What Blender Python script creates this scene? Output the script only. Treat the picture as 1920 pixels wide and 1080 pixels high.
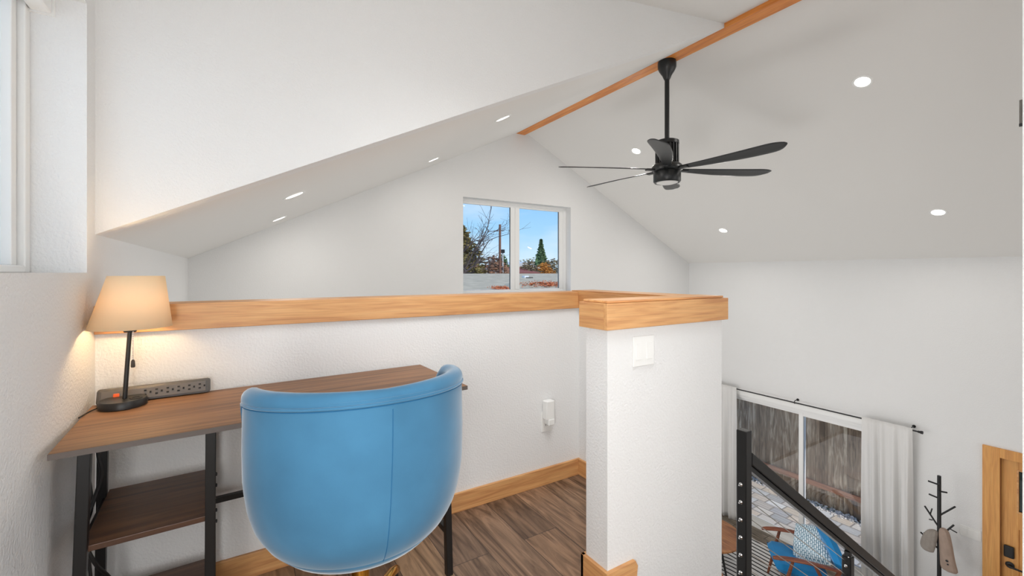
import bpy, bmesh, math, random
from mathutils import Vector, Matrix, Euler, noise
PI = math.pi
for o in list(bpy.data.objects): bpy.data.objects.remove(o)
S = bpy.context.scene
COL = S.collection

# ------------------------------------------------------------------ camera
# loft floor z = 0, lower floor z = -2.8, eye at 1.2 m.  +Y runs along the ridge beam, +X along the half wall
cam_d = bpy.data.cameras.new('camera'); cam = bpy.data.objects.new('camera', cam_d); COL.objects.link(cam)
cam.location = (0, 0, 1.2)
cam.rotation_euler = (PI/2, 0, -math.radians(31.6945))
cam_d.sensor_width = 36; cam_d.lens = 819.72*36/1920; cam_d.shift_y = -(540-511.34)/1920
cam_d.clip_start = .05; cam_d.clip_end = 300
S.camera = cam
S.view_settings.view_transform = 'Standard'; S.view_settings.look = 'None'
S.view_settings.gamma = 1; S.view_settings.use_curve_mapping = False
S.view_settings.exposure = 0.0

def lin(c):
    return tuple(((x/255)/12.92 if x/255 <= .04045 else ((x/255+.055)/1.055)**2.4) for x in c)
# ------------------------------------------------------------------ sky
W = bpy.data.worlds.new('sky'); S.world = W; W.use_nodes = True
nt = W.node_tree; nt.nodes.clear()
out = nt.nodes.new('ShaderNodeOutputWorld'); bg = nt.nodes.new('ShaderNodeBackground')
tc = nt.nodes.new('ShaderNodeTexCoord'); sep = nt.nodes.new('ShaderNodeSeparateXYZ')
ramp = nt.nodes.new('ShaderNodeValToRGB')
e = ramp.color_ramp.elements
e[0].position = 0.0; e[0].color = (*lin((196, 228, 248)), 1)
e[1].position = .55; e[1].color = (*lin((84, 150, 226)), 1)
x = e.new(.10); x.color = (*lin((160, 208, 246)), 1)
x = e.new(.24); x.color = (*lin((118, 180, 242)), 1)
mp = nt.nodes.new('ShaderNodeMapping'); mp.inputs['Scale'].default_value = (2.2, 2.2, 7)
ns = nt.nodes.new('ShaderNodeTexNoise'); ns.inputs['Scale'].default_value = 1.6; ns.inputs['Detail'].default_value = 6
cr = nt.nodes.new('ShaderNodeValToRGB'); cr.color_ramp.elements[0].position = .5; cr.color_ramp.elements[1].position = .78
cr.color_ramp.elements[1].color = (.75, .75, .75, 1)
mx = nt.nodes.new('ShaderNodeMixRGB'); mx.inputs[2].default_value = (*lin((225, 236, 248)), 1)
nt.links.new(tc.outputs['Generated'], sep.inputs[0]); nt.links.new(sep.outputs['Z'], ramp.inputs[0])
nt.links.new(tc.outputs['Generated'], mp.inputs[0]); nt.links.new(mp.outputs[0], ns.inputs['Vector'])
nt.links.new(ns.outputs['Fac'], cr.inputs[0]); nt.links.new(cr.outputs[0], mx.inputs[0])
nt.links.new(ramp.outputs[0], mx.inputs[1]); nt.links.new(mx.outputs[0], bg.inputs[0]); bg.inputs[1].default_value = 1.15
nt.links.new(bg.outputs[0], out.inputs[0])

def light(name, kind, loc, energy, color=(1, 1, 1), size=None, size_y=None, target=None, **kw):
    d = bpy.data.lights.new(name, kind); o = bpy.data.objects.new(name, d); COL.objects.link(o)
    o.location = loc; d.energy = energy; d.color = color
    if kind == 'AREA':
        if size_y: d.shape = 'RECTANGLE'; d.size = size; d.size_y = size_y
        else: d.shape = 'DISK'; d.size = size
    if target is not None:
        o.rotation_euler = (Vector(target)-Vector(loc)).to_track_quat('-Z', 'Y').to_euler()
    for k, v in kw.items(): setattr(d, k, v)
    return o
light('sun', 'SUN', (5, -20, 20), 2.8, (1, .95, .88), target=(3.4, 0, 0), angle=.02)
# added fill lights standing in for unseen daylight and bounce; last one lights the dormer window
light('loft_fill', 'AREA', (.45, -2.3, 1.25), 4, (.985, .99, 1), 1.6, 1.9, target=(.7, 2, 1.0))  # added soft fill from behind the camera
light('stairwell_fill', 'AREA', (1.36, -.7, 1.2), 19, (.985, .99, 1), 1.4, 1.6, target=(-.4, .9, 1.0))  # added fill to brighten the left wall, no source stands here
light('side_fill', 'AREA', (-.41, -1.0, .95), 3, (1, .995, .985), 1.3, 1.5, target=(1.5, .9, .75))  # added fill, the left wall has no window here
light('low_left_fill', 'AREA', (-.41, .12, .9), 39, (1, .995, .985), 1.0, .9, target=(1.5, 1.05, .75))  # added fill from low on the left, no opening in the wall
light('loft_top_fill', 'AREA', (.95, .9, 2.42), 5.6, (.99, .995, 1), 1.1, .8, target=(1.15, 2.0, .1), spread=math.radians(80))  # added fill aimed down at the half wall, not a fixture
light('lower_bounce_fill', 'AREA', (4.6, 2.4, -2.2), 24, (.99, .99, 1), 3.2, 3.6, target=(4.6, 2.4, 3))  # added upward fill in place of bounced light
light('back_bounce_fill', 'AREA', (1.3, 3.6, -1.2), 12, (.99, .99, 1), 2.4, 2.2, target=(1.3, 3.6, 3))  # added upward fill to brighten the left slope
light('lower_room_fill', 'AREA', (4.9, -2.3, -.2), 30, (.985, .99, 1), 3.0, 4.0, target=(5.2, 3, .0))  # added fill at the near end of the lower room
light('lower_side_fill', 'AREA', (1.90, 3.6, -1.4), 46, (.985, .99, 1), 2.4, 1.9, target=(6, 3.2, -1.3))  # added fill toward the right wall, hidden below the loft cap
light('dormer_window_daylight', 'AREA', (-.80, 1.1, 1.65), 14, (.97, .985, 1), 1.3, .8, target=(0, 1.1, 1.6))

# ------------------------------------------------------------------ materials
MATS = {}
def newmat(name):
    m = bpy.data.materials.new(name); m.use_nodes = True; n = m.node_tree
    return m, n, n.nodes['Principled BSDF']
def mat(name, rgb, rough=.5, metal=0, bump=None, sheen=0, var=None, spec=None, coat=0, emit=None):
    """bump=(scale,strength)  var=(scale,amount): own-colour mottling"""
    if name in MATS: return MATS[name]
    m, n, b = newmat(name); c = lin(rgb)
    b.inputs['Base Color'].default_value = (*c, 1); b.inputs['Roughness'].default_value = rough; b.inputs['Metallic'].default_value = metal
    if spec is not None: b.inputs['Specular IOR Level'].default_value = spec
    if sheen: b.inputs['Sheen Weight'].default_value = sheen; b.inputs['Sheen Roughness'].default_value = .35
    if coat: b.inputs['Coat Weight'].default_value = coat
    if emit: b.inputs['Emission Color'].default_value = (*lin(emit[0]), 1); b.inputs['Emission Strength'].default_value = emit[1]
    tcn = n.nodes.new('ShaderNodeTexCoord')
    if bump:
        t = n.nodes.new('ShaderNodeTexNoise'); t.inputs['Scale'].default_value = bump[0]; t.inputs['Detail'].default_value = 3
        bn = n.nodes.new('ShaderNodeBump'); bn.inputs['Strength'].default_value = bump[1]; bn.inputs['Distance'].default_value = .004
        n.links.new(tcn.outputs['Object'], t.inputs['Vector']); n.links.new(t.outputs['Fac'], bn.inputs['Height']); n.links.new(bn.outputs[0], b.inputs['Normal'])
    if var:
        t = n.nodes.new('ShaderNodeTexNoise'); t.inputs['Scale'].default_value = var[0]; t.inputs['Detail'].default_value = 4
        r = n.nodes.new('ShaderNodeValToRGB'); r.color_ramp.elements[0].position = .35; r.color_ramp.elements[1].position = .65
        r.color_ramp.elements[0].color = (*[q*(1-var[1]) for q in c], 1); r.color_ramp.elements[1].color = (*[min(1, q*(1+var[1])) for q in c], 1)
        n.links.new(tcn.outputs['Object'], t.inputs['Vector']); n.links.new(t.outputs['Fac'], r.inputs[0]); n.links.new(r.outputs[0], b.inputs['Base Color'])
    MATS[name] = m; return m

def wood(name, c1, c2, c3, axis, rough=.45, scale=1.0, stretch=14, bump=.12):
    """grain running along `axis` (0,1,2) of the object's own coordinates"""
    if name in MATS: return MATS[name]
    m, n, b = newmat(name); b.inputs['Roughness'].default_value = rough
    tcn = n.nodes.new('ShaderNodeTexCoord'); mp = n.nodes.new('ShaderNodeMapping')
    sc = [stretch*scale]*3; sc[axis] = 1.1*scale; mp.inputs['Scale'].default_value = sc
    t = n.nodes.new('ShaderNodeTexNoise'); t.inputs['Scale'].default_value = 2.0; t.inputs['Detail'].default_value = 7; t.inputs['Distortion'].default_value = 1.2
    mp2 = n.nodes.new('ShaderNodeMapping'); sc2 = [90*scale]*3; sc2[axis] = 3*scale; mp2.inputs['Scale'].default_value = sc2
    t2 = n.nodes.new('ShaderNodeTexNoise'); t2.inputs['Scale'].default_value = 2.0; t2.inputs['Detail'].default_value = 3
    r = n.nodes.new('ShaderNodeValToRGB'); el = r.color_ramp.elements
    el[0].position = .3; el[0].color = (*lin(c3), 1); el[1].position = .72; el[1].color = (*lin(c1), 1)
    q = el.new(.5); q.color = (*lin(c2), 1)
    mixn = n.nodes.new('ShaderNodeMixRGB'); mixn.blend_type = 'MULTIPLY'; mixn.inputs[0].default_value = .35
    n.links.new(tcn.outputs['Object'], mp.inputs[0]); n.links.new(mp.outputs[0], t.inputs['Vector']); n.links.new(t.outputs['Fac'], r.inputs[0])
    n.links.new(tcn.outputs['Object'], mp2.inputs[0]); n.links.new(mp2.outputs[0], t2.inputs['Vector'])
    r2 = n.nodes.new('ShaderNodeValToRGB'); r2.color_ramp.elements[0].position = .3; r2.color_ramp.elements[1].position = .6
    r2.color_ramp.elements[0].color = (.6, .55, .5, 1)
    n.links.new(t2.outputs['Fac'], r2.inputs[0]); n.links.new(r.outputs[0], mixn.inputs[1]); n.links.new(r2.outputs[0], mixn.inputs[2])
    n.links.new(mixn.outputs[0], b.inputs['Base Color'])
    bn = n.nodes.new('ShaderNodeBump'); bn.inputs['Strength'].default_value = bump; bn.inputs['Distance'].default_value = .002
    n.links.new(t2.outputs['Fac'], bn.inputs['Height']); n.links.new(bn.outputs[0], b.inputs['Normal'])
    MATS[name] = m; return m

def planks(name, cols, pw, pl, axis, rough=.4, grain=True, mortar=.004, mcol=(50, 40, 32), bumpd=.002):
    """floor boards / pavers: brick texture with random per-board colour"""
    m, n, b = newmat(name); b.inputs['Roughness'].default_value = rough
    tcn = n.nodes.new('ShaderNodeTexCoord'); mp = n.nodes.new('ShaderNodeMapping')
    if axis == 1: mp.inputs['Rotation'].default_value = (0, 0, PI/2)
    br = n.nodes.new('ShaderNodeTexBrick'); br.inputs['Scale'].default_value = 1
    br.inputs['Brick Width'].default_value = pl; br.inputs['Row Height'].default_value = pw
    br.inputs['Mortar Size'].default_value = mortar; br.offset = .37; br.inputs['Mortar Smooth'].default_value = .1
    br.inputs['Color1'].default_value = (0, 0, 0, 1); br.inputs['Color2'].default_value = (1, 1, 1, 1); br.inputs['Mortar'].default_value = (.5, .5, .5, 1)
    n.links.new(tcn.outputs['Object'], mp.inputs[0]); n.links.new(mp.outputs[0], br.inputs['Vector'])
    r = n.nodes.new('ShaderNodeValToRGB'); el = r.color_ramp.elements
    el[0].color = (*lin(cols[0]), 1); el[1].color = (*lin(cols[-1]), 1)
    for i, c in enumerate(cols[1:-1]):
        q = el.new((i+1)/(len(cols)-1)); q.color = (*lin(c), 1)
    n.links.new(br.outputs['Color'], r.inputs[0]); src = r.outputs[0]
    if grain:
        mp3 = n.nodes.new('ShaderNodeMapping'); sc = [9, 9, 9]; sc[axis] = .9; mp3.inputs['Scale'].default_value = sc
        off = n.nodes.new('ShaderNodeVectorMath'); off.operation = 'MULTIPLY_ADD'
        off.inputs[1].default_value = (7, 7, 7)
        n.links.new(tcn.outputs['Object'], mp3.inputs[0]); n.links.new(br.outputs['Color'], off.inputs[0]); n.links.new(mp3.outputs[0], off.inputs[2])
        t = n.nodes.new('ShaderNodeTexNoise'); t.inputs['Scale'].default_value = 1.5; t.inputs['Detail'].default_value = 9; t.inputs['Distortion'].default_value = 2.4; t.inputs['Roughness'].default_value = .62
        n.links.new(off.outputs[0], t.inputs['Vector'])
        r2 = n.nodes.new('ShaderNodeValToRGB'); r2.color_ramp.elements[0].position = .36; r2.color_ramp.elements[1].position = .62
        r2.color_ramp.elements[0].color = (.36, .31, .27, 1); r2.color_ramp.elements[1].color = (1.35, 1.3, 1.22, 1)
        mm = n.nodes.new('ShaderNodeMixRGB'); mm.blend_type = 'MULTIPLY'; mm.inputs[0].default_value = .95
        n.links.new(t.outputs['Fac'], r2.inputs[0]); n.links.new(src, mm.inputs[1]); n.links.new(r2.outputs[0], mm.inputs[2]); src = mm.outputs[0]
    mm2 = n.nodes.new('ShaderNodeMixRGB'); mm2.inputs[2].default_value = (*lin(mcol), 1)
    n.links.new(br.outputs['Fac'], mm2.inputs[0]); n.links.new(src, mm2.inputs[1]); n.links.new(mm2.outputs[0], b.inputs['Base Color'])
    bn = n.nodes.new('ShaderNodeBump'); bn.invert = True; bn.inputs['Strength'].default_value = .4; bn.inputs['Distance'].default_value = bumpd
    n.links.new(br.outputs['Fac'], bn.inputs['Height']); n.links.new(bn.outputs[0], b.inputs['Normal'])
    MATS[name] = m; return m

def glass(name, tint=(.93, .96, .95), refl=1.0):
    m = bpy.data.materials.new(name); m.use_nodes = True; n = m.node_tree; n.nodes.clear()
    o = n.nodes.new('ShaderNodeOutputMaterial'); mixn = n.nodes.new('ShaderNodeMixShader'); tr = n.nodes.new('ShaderNodeBsdfTransparent')
    gl = n.nodes.new('ShaderNodeBsdfGlossy'); gl.inputs['Roughness'].default_value = .01; fr = n.nodes.new('ShaderNodeFresnel'); fr.inputs[0].default_value = 1.5
    mu = n.nodes.new('ShaderNodeMath'); mu.operation = 'MULTIPLY'; mu.inputs[1].default_value = refl
    tr.inputs[0].default_value = (*tint, 1)
    n.links.new(fr.outputs[0], mu.inputs[0]); n.links.new(mu.outputs[0], mixn.inputs[0]); n.links.new(tr.outputs[0], mixn.inputs[1]); n.links.new(gl.outputs[0], mixn.inputs[2])
    n.links.new(mixn.outputs[0], o.inputs[0]); MATS[name] = m; return m
def translucent(name, rgb, amt=.5, weave=None):
    m = bpy.data.materials.new(name); m.use_nodes = True; n = m.node_tree; n.nodes.clear()
    o = n.nodes.new('ShaderNodeOutputMaterial'); mixn = n.nodes.new('ShaderNodeMixShader'); mixn.inputs[0].default_value = amt
    d = n.nodes.new('ShaderNodeBsdfDiffuse'); t = n.nodes.new('ShaderNodeBsdfTranslucent')
    for q in (d, t): q.inputs[0].default_value = (*lin(rgb), 1)
    if weave:
        tcn = n.nodes.new('ShaderNodeTexCoord'); w = n.nodes.new('ShaderNodeTexNoise'); w.inputs['Scale'].default_value = weave; w.inputs['Detail'].default_value = 4
        r = n.nodes.new('ShaderNodeValToRGB'); c = lin(rgb); r.color_ramp.elements[0].position = .35; r.color_ramp.elements[1].position = .65
        r.color_ramp.elements[0].color = (*[q*.9 for q in c], 1); r.color_ramp.elements[1].color = (*[min(1, q*1.05) for q in c], 1)
        n.links.new(tcn.outputs['Object'], w.inputs['Vector']); n.links.new(w.outputs['Fac'], r.inputs[0])
        for q in (d, t): n.links.new(r.outputs[0], q.inputs[0])
    n.links.new(d.outputs[0], mixn.inputs[1]); n.links.new(t.outputs[0], mixn.inputs[2]); n.links.new(mixn.outputs[0], o.inputs[0]); MATS[name] = m; return m
def lamp_mat(name, rgb, strength):
    m = bpy.data.materials.new(name); m.use_nodes = True; n = m.node_tree; n.nodes.clear()
    o = n.nodes.new('ShaderNodeOutputMaterial'); em = n.nodes.new('ShaderNodeEmission'); em.inputs[0].default_value = (*lin(rgb), 1); em.inputs[1].default_value = strength
    n.links.new(em.outputs[0], o.inputs[0]); MATS[name] = m; return m

WALL = mat('wall_paint', (230, 230, 229), .75, bump=(110, .7))
CEIL = mat('ceiling_paint', (229, 227, 223), .8, bump=(140, .1))
WHITE = mat('white_trim', (238, 238, 236), .4)
PLASTIC = mat('white_plastic', (236, 236, 233), .35)
BLACK = mat('black_metal', (22, 21, 21), .42, spec=.4)
BLACKM = mat('black_matte', (22, 22, 23), .55)
FAN = mat('fan_black', (24, 26, 27), .35)
FIRX = wood('fir_x', (226, 176, 120), (214, 160, 104), (190, 132, 84), 0)
FIRY = wood('fir_y', (226, 176, 120), (214, 160, 104), (190, 132, 84), 1)
FIRZ = wood('fir_z', (228, 172, 100), (220, 158, 86), (204, 142, 76), 2, scale=.8)
BEAM = wood('beam_wood', (236, 160, 82), (228, 142, 64), (206, 122, 54), 1)
DESKW = wood('desk_wood', (160, 116, 80), (134, 96, 66), (104, 74, 52), 0, rough=.5, scale=.8, stretch=20)
SHELFW = wood('shelf_wood', (120, 84, 60), (98, 66, 46), (74, 50, 36), 0, rough=.4, scale=.8)
WALNUT = wood('walnut', (150, 88, 56), (128, 70, 44), (98, 52, 34), 0, rough=.4, scale=1.5, stretch=8)
TABLEW = wood('tabletop_wood', (178, 124, 76), (150, 96, 56), (104, 62, 36), 1, rough=.35, scale=1.0, stretch=6)
LOFTF = planks('loft_floor', [(170, 140, 112), (118, 94, 76), (152, 122, 98), (106, 88, 76), (162, 132, 106)], .18, 1.2, 1, mortar=.0014, rough=.5)
LOWF = planks('lower_floor', [(128, 120, 110), (146, 138, 126), (116, 108, 98)], .18, 1.2, 1)
PAVER = planks('pavers', [(184, 182, 182), (216, 200, 180), (234, 232, 228), (174, 172, 170), (226, 208, 188), (204, 206, 208)], .2, .28, 1, rough=.7, grain=False, mortar=.012, mcol=(160, 152, 144), bumpd=.01)
GOLD = mat('gold_metal', (222, 170, 74), .16, 1.0)
CHROME = mat('chrome', (225, 225, 225), .18, 1.0)
VELVET = mat('blue_velvet', (64, 115, 148), .8, sheen=.6, var=(7, .09), bump=(600, .05), spec=.2)
VELVETD = mat('blue_velvet_seam', (48, 104, 145), .9, spec=.1)
GLASS = glass('window_glass', (.985, .99, .99), refl=.10)
GLASSR = glass('patio_glass', (.97, .98, .98), refl=1.2)
CURT = translucent('curtain_linen', (243, 242, 240), .3)

# ------------------------------------------------------------------ mesh helpers
def BM(): return bmesh.new()
def bx(bm, x0, x1, y0, y1, z0, z1, M=None):
    v = [bm.verts.new(Vector(p) if M is None else M @ Vector(p)) for p in
         [(x0, y0, z0), (x1, y0, z0), (x1, y1, z0), (x0, y1, z0), (x0, y0, z1), (x1, y0, z1), (x1, y1, z1), (x0, y1, z1)]]
    for f in [(0, 3, 2, 1), (4, 5, 6, 7), (0, 1, 5, 4), (1, 2, 6, 5), (2, 3, 7, 6), (3, 0, 4, 7)]: bm.faces.new([v[i] for i in f])
    return bm
def prism(bm, poly, axis, a, b):
    """poly: 2d points in the two other axes (in order), extruded along axis from a to b"""
    def P(p, t):
        q = list(p); q.insert(axis, t); return q
    A = [bm.verts.new(P(p, a)) for p in poly]; B = [bm.verts.new(P(p, b)) for p in poly]
    n = len(poly); bm.faces.new(A); bm.faces.new(B[::-1])
    for i in range(n): bm.faces.new([A[i], A[(i+1) % n], B[(i+1) % n], B[i]])
    return bm
def frame_of(d):
    d = Vector(d).normalized(); up = Vector((0, 0, 1)) if abs(d.z) < .95 else Vector((1, 0, 0))
    a = d.cross(up).normalized(); return a, a.cross(d).normalized()
def tube(bm, pts, r, seg=10, cap=True):
    pts = [Vector(p) for p in pts]; n = len(pts); rr = r if isinstance(r, (list, tuple)) else [r]*n
    rings = []; a = None
    for i, p in enumerate(pts):
        d = (pts[min(i+1, n-1)]-pts[max(i-1, 0)])
        if a is None: a, b = frame_of(d)
        else:
            d.normalize(); a = (a-d*a.dot(d)).normalized(); b = a.cross(d).normalized()
        rings.append([bm.verts.new(p+(a*math.cos(2*PI*k/seg)+b*math.sin(2*PI*k/seg))*rr[i]) for k in range(seg)])
    for i in range(n-1):
        for k in range(seg):
            bm.faces.new([rings[i][k], rings[i][(k+1) % seg], rings[i+1][(k+1) % seg], rings[i+1][k]])
    if cap: bm.faces.new(rings[0][::-1]); bm.faces.new(rings[-1])
    return bm
def bar(bm, p, q, w, h=None):
    """rectangular bar from p to q"""
    p = Vector(p); q = Vector(q); h = h or w; a, b = frame_of(q-p); a *= w/2; b *= h/2
    A = [bm.verts.new(p+s*a+t*b) for s, t in ((-1, -1), (1, -1), (1, 1), (-1, 1))]; B = [bm.verts.new(q+s*a+t*b) for s, t in ((-1, -1), (1, -1), (1, 1), (-1, 1))]
    bm.faces.new(A); bm.faces.new(B[::-1])
    for i in range(4): bm.faces.new([A[i], A[(i+1) % 4], B[(i+1) % 4], B[i]])
    return bm
def lathe(bm, prof, c=(0, 0, 0), seg=32, M=None):
    c = Vector(c); rings = []
    for r, z in prof:
        if r < 1e-5: rings.append([bm.verts.new((M @ Vector((0, 0, z)) if M else Vector((0, 0, z)))+c)])
        else: rings.append([bm.verts.new((M @ Vector((r*math.cos(2*PI*k/seg), r*math.sin(2*PI*k/seg), z)) if M else Vector((r*math.cos(2*PI*k/seg), r*math.sin(2*PI*k/seg), z)))+c) for k in range(seg)])
    for A, B in zip(rings, rings[1:]):
        if len(A) == 1 and len(B) == 1: continue
        for k in range(seg):
            if len(A) == 1: bm.faces.new([A[0], B[(k+1) % seg], B[k]])
            elif len(B) == 1: bm.faces.new([A[k], A[(k+1) % seg], B[0]])
            else: bm.faces.new([A[k], A[(k+1) % seg], B[(k+1) % seg], B[k]])
    return bm
def obj(name, bm, m, parent=None, smooth=False, bev=0, sub=0, solid=0, loc=None):
    bmesh.ops.recalc_face_normals(bm, faces=bm.faces[:])
    me = bpy.data.meshes.new(name); bm.to_mesh(me); bm.free(); me.materials.append(m)
    o = bpy.data.objects.new(name, me); COL.objects.link(o)
    if parent is not None: o.parent = parent
    if loc: o.location = loc
    if smooth:
        for p in me.polygons: p.use_smooth = True
        try: me.set_sharp_from_angle(angle=math.radians(40))
        except Exception: pass
    if solid: md = o.modifiers.new('s', 'SOLIDIFY'); md.thickness = solid; md.offset = 0
    if bev: md = o.modifiers.new('b', 'BEVEL'); md.width = bev; md.segments = 2; md.limit_method = 'ANGLE'
    if sub: md = o.modifiers.new('u', 'SUBSURF'); md.levels = sub; md.render_levels = sub
    return o
def tag(o, label, cat, group=None, kind=None):
    o['label'] = label; o['category'] = cat
    if group: o['group'] = group
    if kind: o['kind'] = kind
    return o
def thing(name, label, cat, loc=(0, 0, 0), rotz=0, group=None):
    o = bpy.data.objects.new(name, None); COL.objects.link(o); o.empty_display_size = .1
    o.location = loc; o.rotation_euler = (0, 0, rotz); return tag(o, label, cat, group)
def struct(name, bm, m, **kw):
    o = obj(name, bm, m, **kw); o['kind'] = 'structure'; return o
def sthing(name, loc=(0, 0, 0)):
    o = bpy.data.objects.new(name, None); COL.objects.link(o); o.location = loc; o.empty_display_size = .1; o['kind'] = 'structure'; return o
def copy_tree(o, parent=None):
    c = o.copy(); COL.objects.link(c)
    if parent is not None: c.parent = parent
    for ch in list(o.children): copy_tree(ch, c)
    return c

# ------------------------------------------------------------------ shell
XL, XR, YG, YH, YB = -.427, 6.866, 5.036, 2.0186, -2.5
ZL, ZE = -2.8, 1.331
BX0, BX1, BZ = 3.180, 3.316, 3.095           # ridge beam
lz = lambda x: 1.331+.49*(x-XL)              # left roof slope
rz = lambda x: 1.3695+.499*(XR-x)            # right roof slope
dz = lambda x: 3.133-.16*(BX0-x)             # dormer ceiling
# left wall with the deep dormer window opening
WY0, WY1, WZ0, WZ1 = .45, 1.926, 1.2, 2.07
bm = BM(); T = -.62
bx(bm, T, XL, YB-.15, YG+.15, ZL-.1, WZ0)
bx(bm, T, XL, YB-.15, WY0, WZ0, 2.72)
bx(bm, T, XL, WY0, WY1, WZ1, 2.72)
bx(bm, T, XL, WY1, YH+.117, WZ0, 2.72)
bx(bm, T, XL, YH+.117, YG+.15, WZ0, ZE+.05)
struct('wall_left', bm, WALL)
# far gable wall with window opening
GX0, GX1, GZ0, GZ1 = 2.383, 4.128, .925, 2.164
bm = BM(); y0, y1 = YG, YG+.18
bx(bm, T, 7.1, y0, y1, ZL-.1, GZ0)
prism(bm, [(XL-.19, GZ0), (GX0, GZ0), (GX0, lz(GX0)+.1), (XL-.19, lz(XL-.19)+.1)], 1, y0, y1)
prism(bm, [(GX1, GZ0), (7.1, GZ0), (7.1, rz(7.1)+.1), (GX1, rz(GX1)+.1)], 1, y0, y1)
prism(bm, [(GX0, GZ1), (GX1, GZ1), (GX1, rz(GX1)+.1), (3.25, 3.3), (GX0, lz(GX0)+.1)], 1, y0, y1)
struct('wall_gable', bm, WALL)
# right wall with patio door and entry door openings
DY0, DY1, DZ1 = .325, 1.239, -.757
SY0, SY1, SZ1 = 2.20, 4.33, -.775
bm = BM(); a, b = XR, XR+.15
bx(bm, a, b, YB-.15, DY0, ZL-.1, 1.45); bx(bm, a, b, DY0, DY1, DZ1, 1.45); bx(bm, a, b, DY1, SY0, ZL-.1, 1.45)
bx(bm, a, b, SY0, SY1, SZ1, 1.45); bx(bm, a, b, SY1, YG+.1, ZL-.1, 1.45)
bx(bm, a, b, DY0, SY1, ZL-.1, ZL)
struct('wall_right', bm, WALL)
bm = BM(); bx(bm, T, 7.1, YB-.15, YB, ZL-.1, 3.5); struct('wall_near', bm, WALL)
# half wall of the loft, return wall, stub wall by the stairs
TH = .117
bm = BM(); bx(bm, XL-.01, 1.861, YH, YH+TH, ZL, .993); struct('wall_loft_back', bm, WALL)
bm = BM(); bx(bm, 1.716, 1.861, 1.311, YH, ZL, .993); struct('wall_loft_side', bm, WALL)
bm = BM(); bx(bm, 1.153, 1.861, 1.194, 1.311, ZL, .993); struct('wall_stairs', bm, WALL)
# partition whose edge shows at the far right of the view
bm = BM(); bx(bm, 1.40, 1.50, .10, .2188, -.3, 3.0); struct('wall_partition', bm, WALL)
# dormer cheek
bm = BM(); prism(bm, [(XL-.02, lz(XL-.02)), (BX0+.02, lz(BX0+.02)), (BX0+.02, dz(BX0+.02)+.05), (XL-.02, dz(XL)+.05)], 1, YH, YH+TH)
struct('wall_dormer_cheek', bm, WALL)
bm = BM(); prism(bm, [(T, dz(T)), (BX0+.02, dz(BX0+.02)), (BX0+.02, dz(BX0+.02)+.12), (T, dz(T)+.12)], 1, YB-.15, YH+.05); struct('ceiling_dormer', bm, CEIL)
bm = BM(); prism(bm, [(T, lz(T)), (BX0+.02, lz(BX0+.02)), (BX0+.02, lz(BX0+.02)+.12), (T, lz(T)+.12)], 1, YH+TH, YG+.18); struct('ceiling_left', bm, CEIL)
bm = BM(); prism(bm, [(BX1-.02, rz(BX1-.02)), (7.1, rz(7.1)), (7.1, rz(7.1)+.12), (BX1-.02, rz(BX1-.02)+.12)], 1, YB-.15, YG+.18); struct('ceiling_right', bm, CEIL)
bm = BM(); prism(bm, [(BX0-.1, 3.28), (BX1+.1, 3.28), (BX1+.1, 3.42), (BX0-.1, 3.42)], 1, YB-.15, YG+.18); struct('ceiling_ridge', bm, CEIL)
bm = BM(); bx(bm, BX0, BX1, YB, YG, BZ, 3.30)
o = struct('trim_1', bm, BEAM, bev=.004)
# floors
bm = BM(); bx(bm, XL-.02, 1.29, YB, 1.194, -.3, 0); bx(bm, XL-.02, 1.153, 1.194, 1.311, -.3, 0); bx(bm, XL-.02, 1.716, 1.311, YH, -.3, 0)
struct('floor_loft', bm, LOFTF)
bm = BM(); bx(bm, T, XR, YB-.1, YG+.1, ZL-.15, ZL); struct('floor_lower', bm, LOWF)
# stairs going down along +X
bm = BM(); run, rise = .2667, .2
for i in range(13):
    x0 = 1.29+run*i; z = -rise*(i+1); bx(bm, x0-.02, x0+run, .235, 1.19, z-.04, z)
    bx(bm, x0-.02, x0, .235, 1.19, z, z+rise-.04)
struct('floor_stairs', bm, LOFTF)
# caps on the low walls (fir boards)
CB, CT = .990, 1.087
bm = BM()
bx(bm, XL, 1.698, YH-.018, YH, CB, CT); bx(bm, XL, 1.881, YH+TH, YH+TH+.018, CB, CT); bx(bm, XL, 1.861, YH, YH+TH, .993, CT)
struct('trim_2', bm, FIRX, bev=.002)
bm = BM()
bx(bm, 1.698, 1.716, 1.329, YH, CB, CT); bx(bm, 1.861, 1.881, 1.329, YH+TH, CB, CT); bx(bm, 1.704, 1.873, 1.311, YH+.05, CT, CT+.007)
bx(bm, 1.716, 1.861, 1.311, YH, .993, CT)
struct('trim_3', bm, FIRY, bev=.002)
bm = BM()
bx(bm, 1.133, 1.881, 1.174, 1.194, CB-.002, CT-.001); bx(bm, 1.153, 1.698, 1.311, 1.331, CB-.002, CT-.001); bx(bm, 1.861, 1.881, 1.194, 1.311, CB-.002, CT-.001)
bx(bm, 1.153, 1.861, 1.194, 1.311, .993, CT)
bx(bm, 1.145, 1.861, 1.186, 1.319, CT, CT+.009)
struct('trim_4', bm, FIRX, bev=.002)
bm = BM(); bx(bm, 1.133, 1.153, 1.194, 1.331, CB-.002, CT-.001); struct('trim_7', bm, FIRY, bev=.0015)
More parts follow.
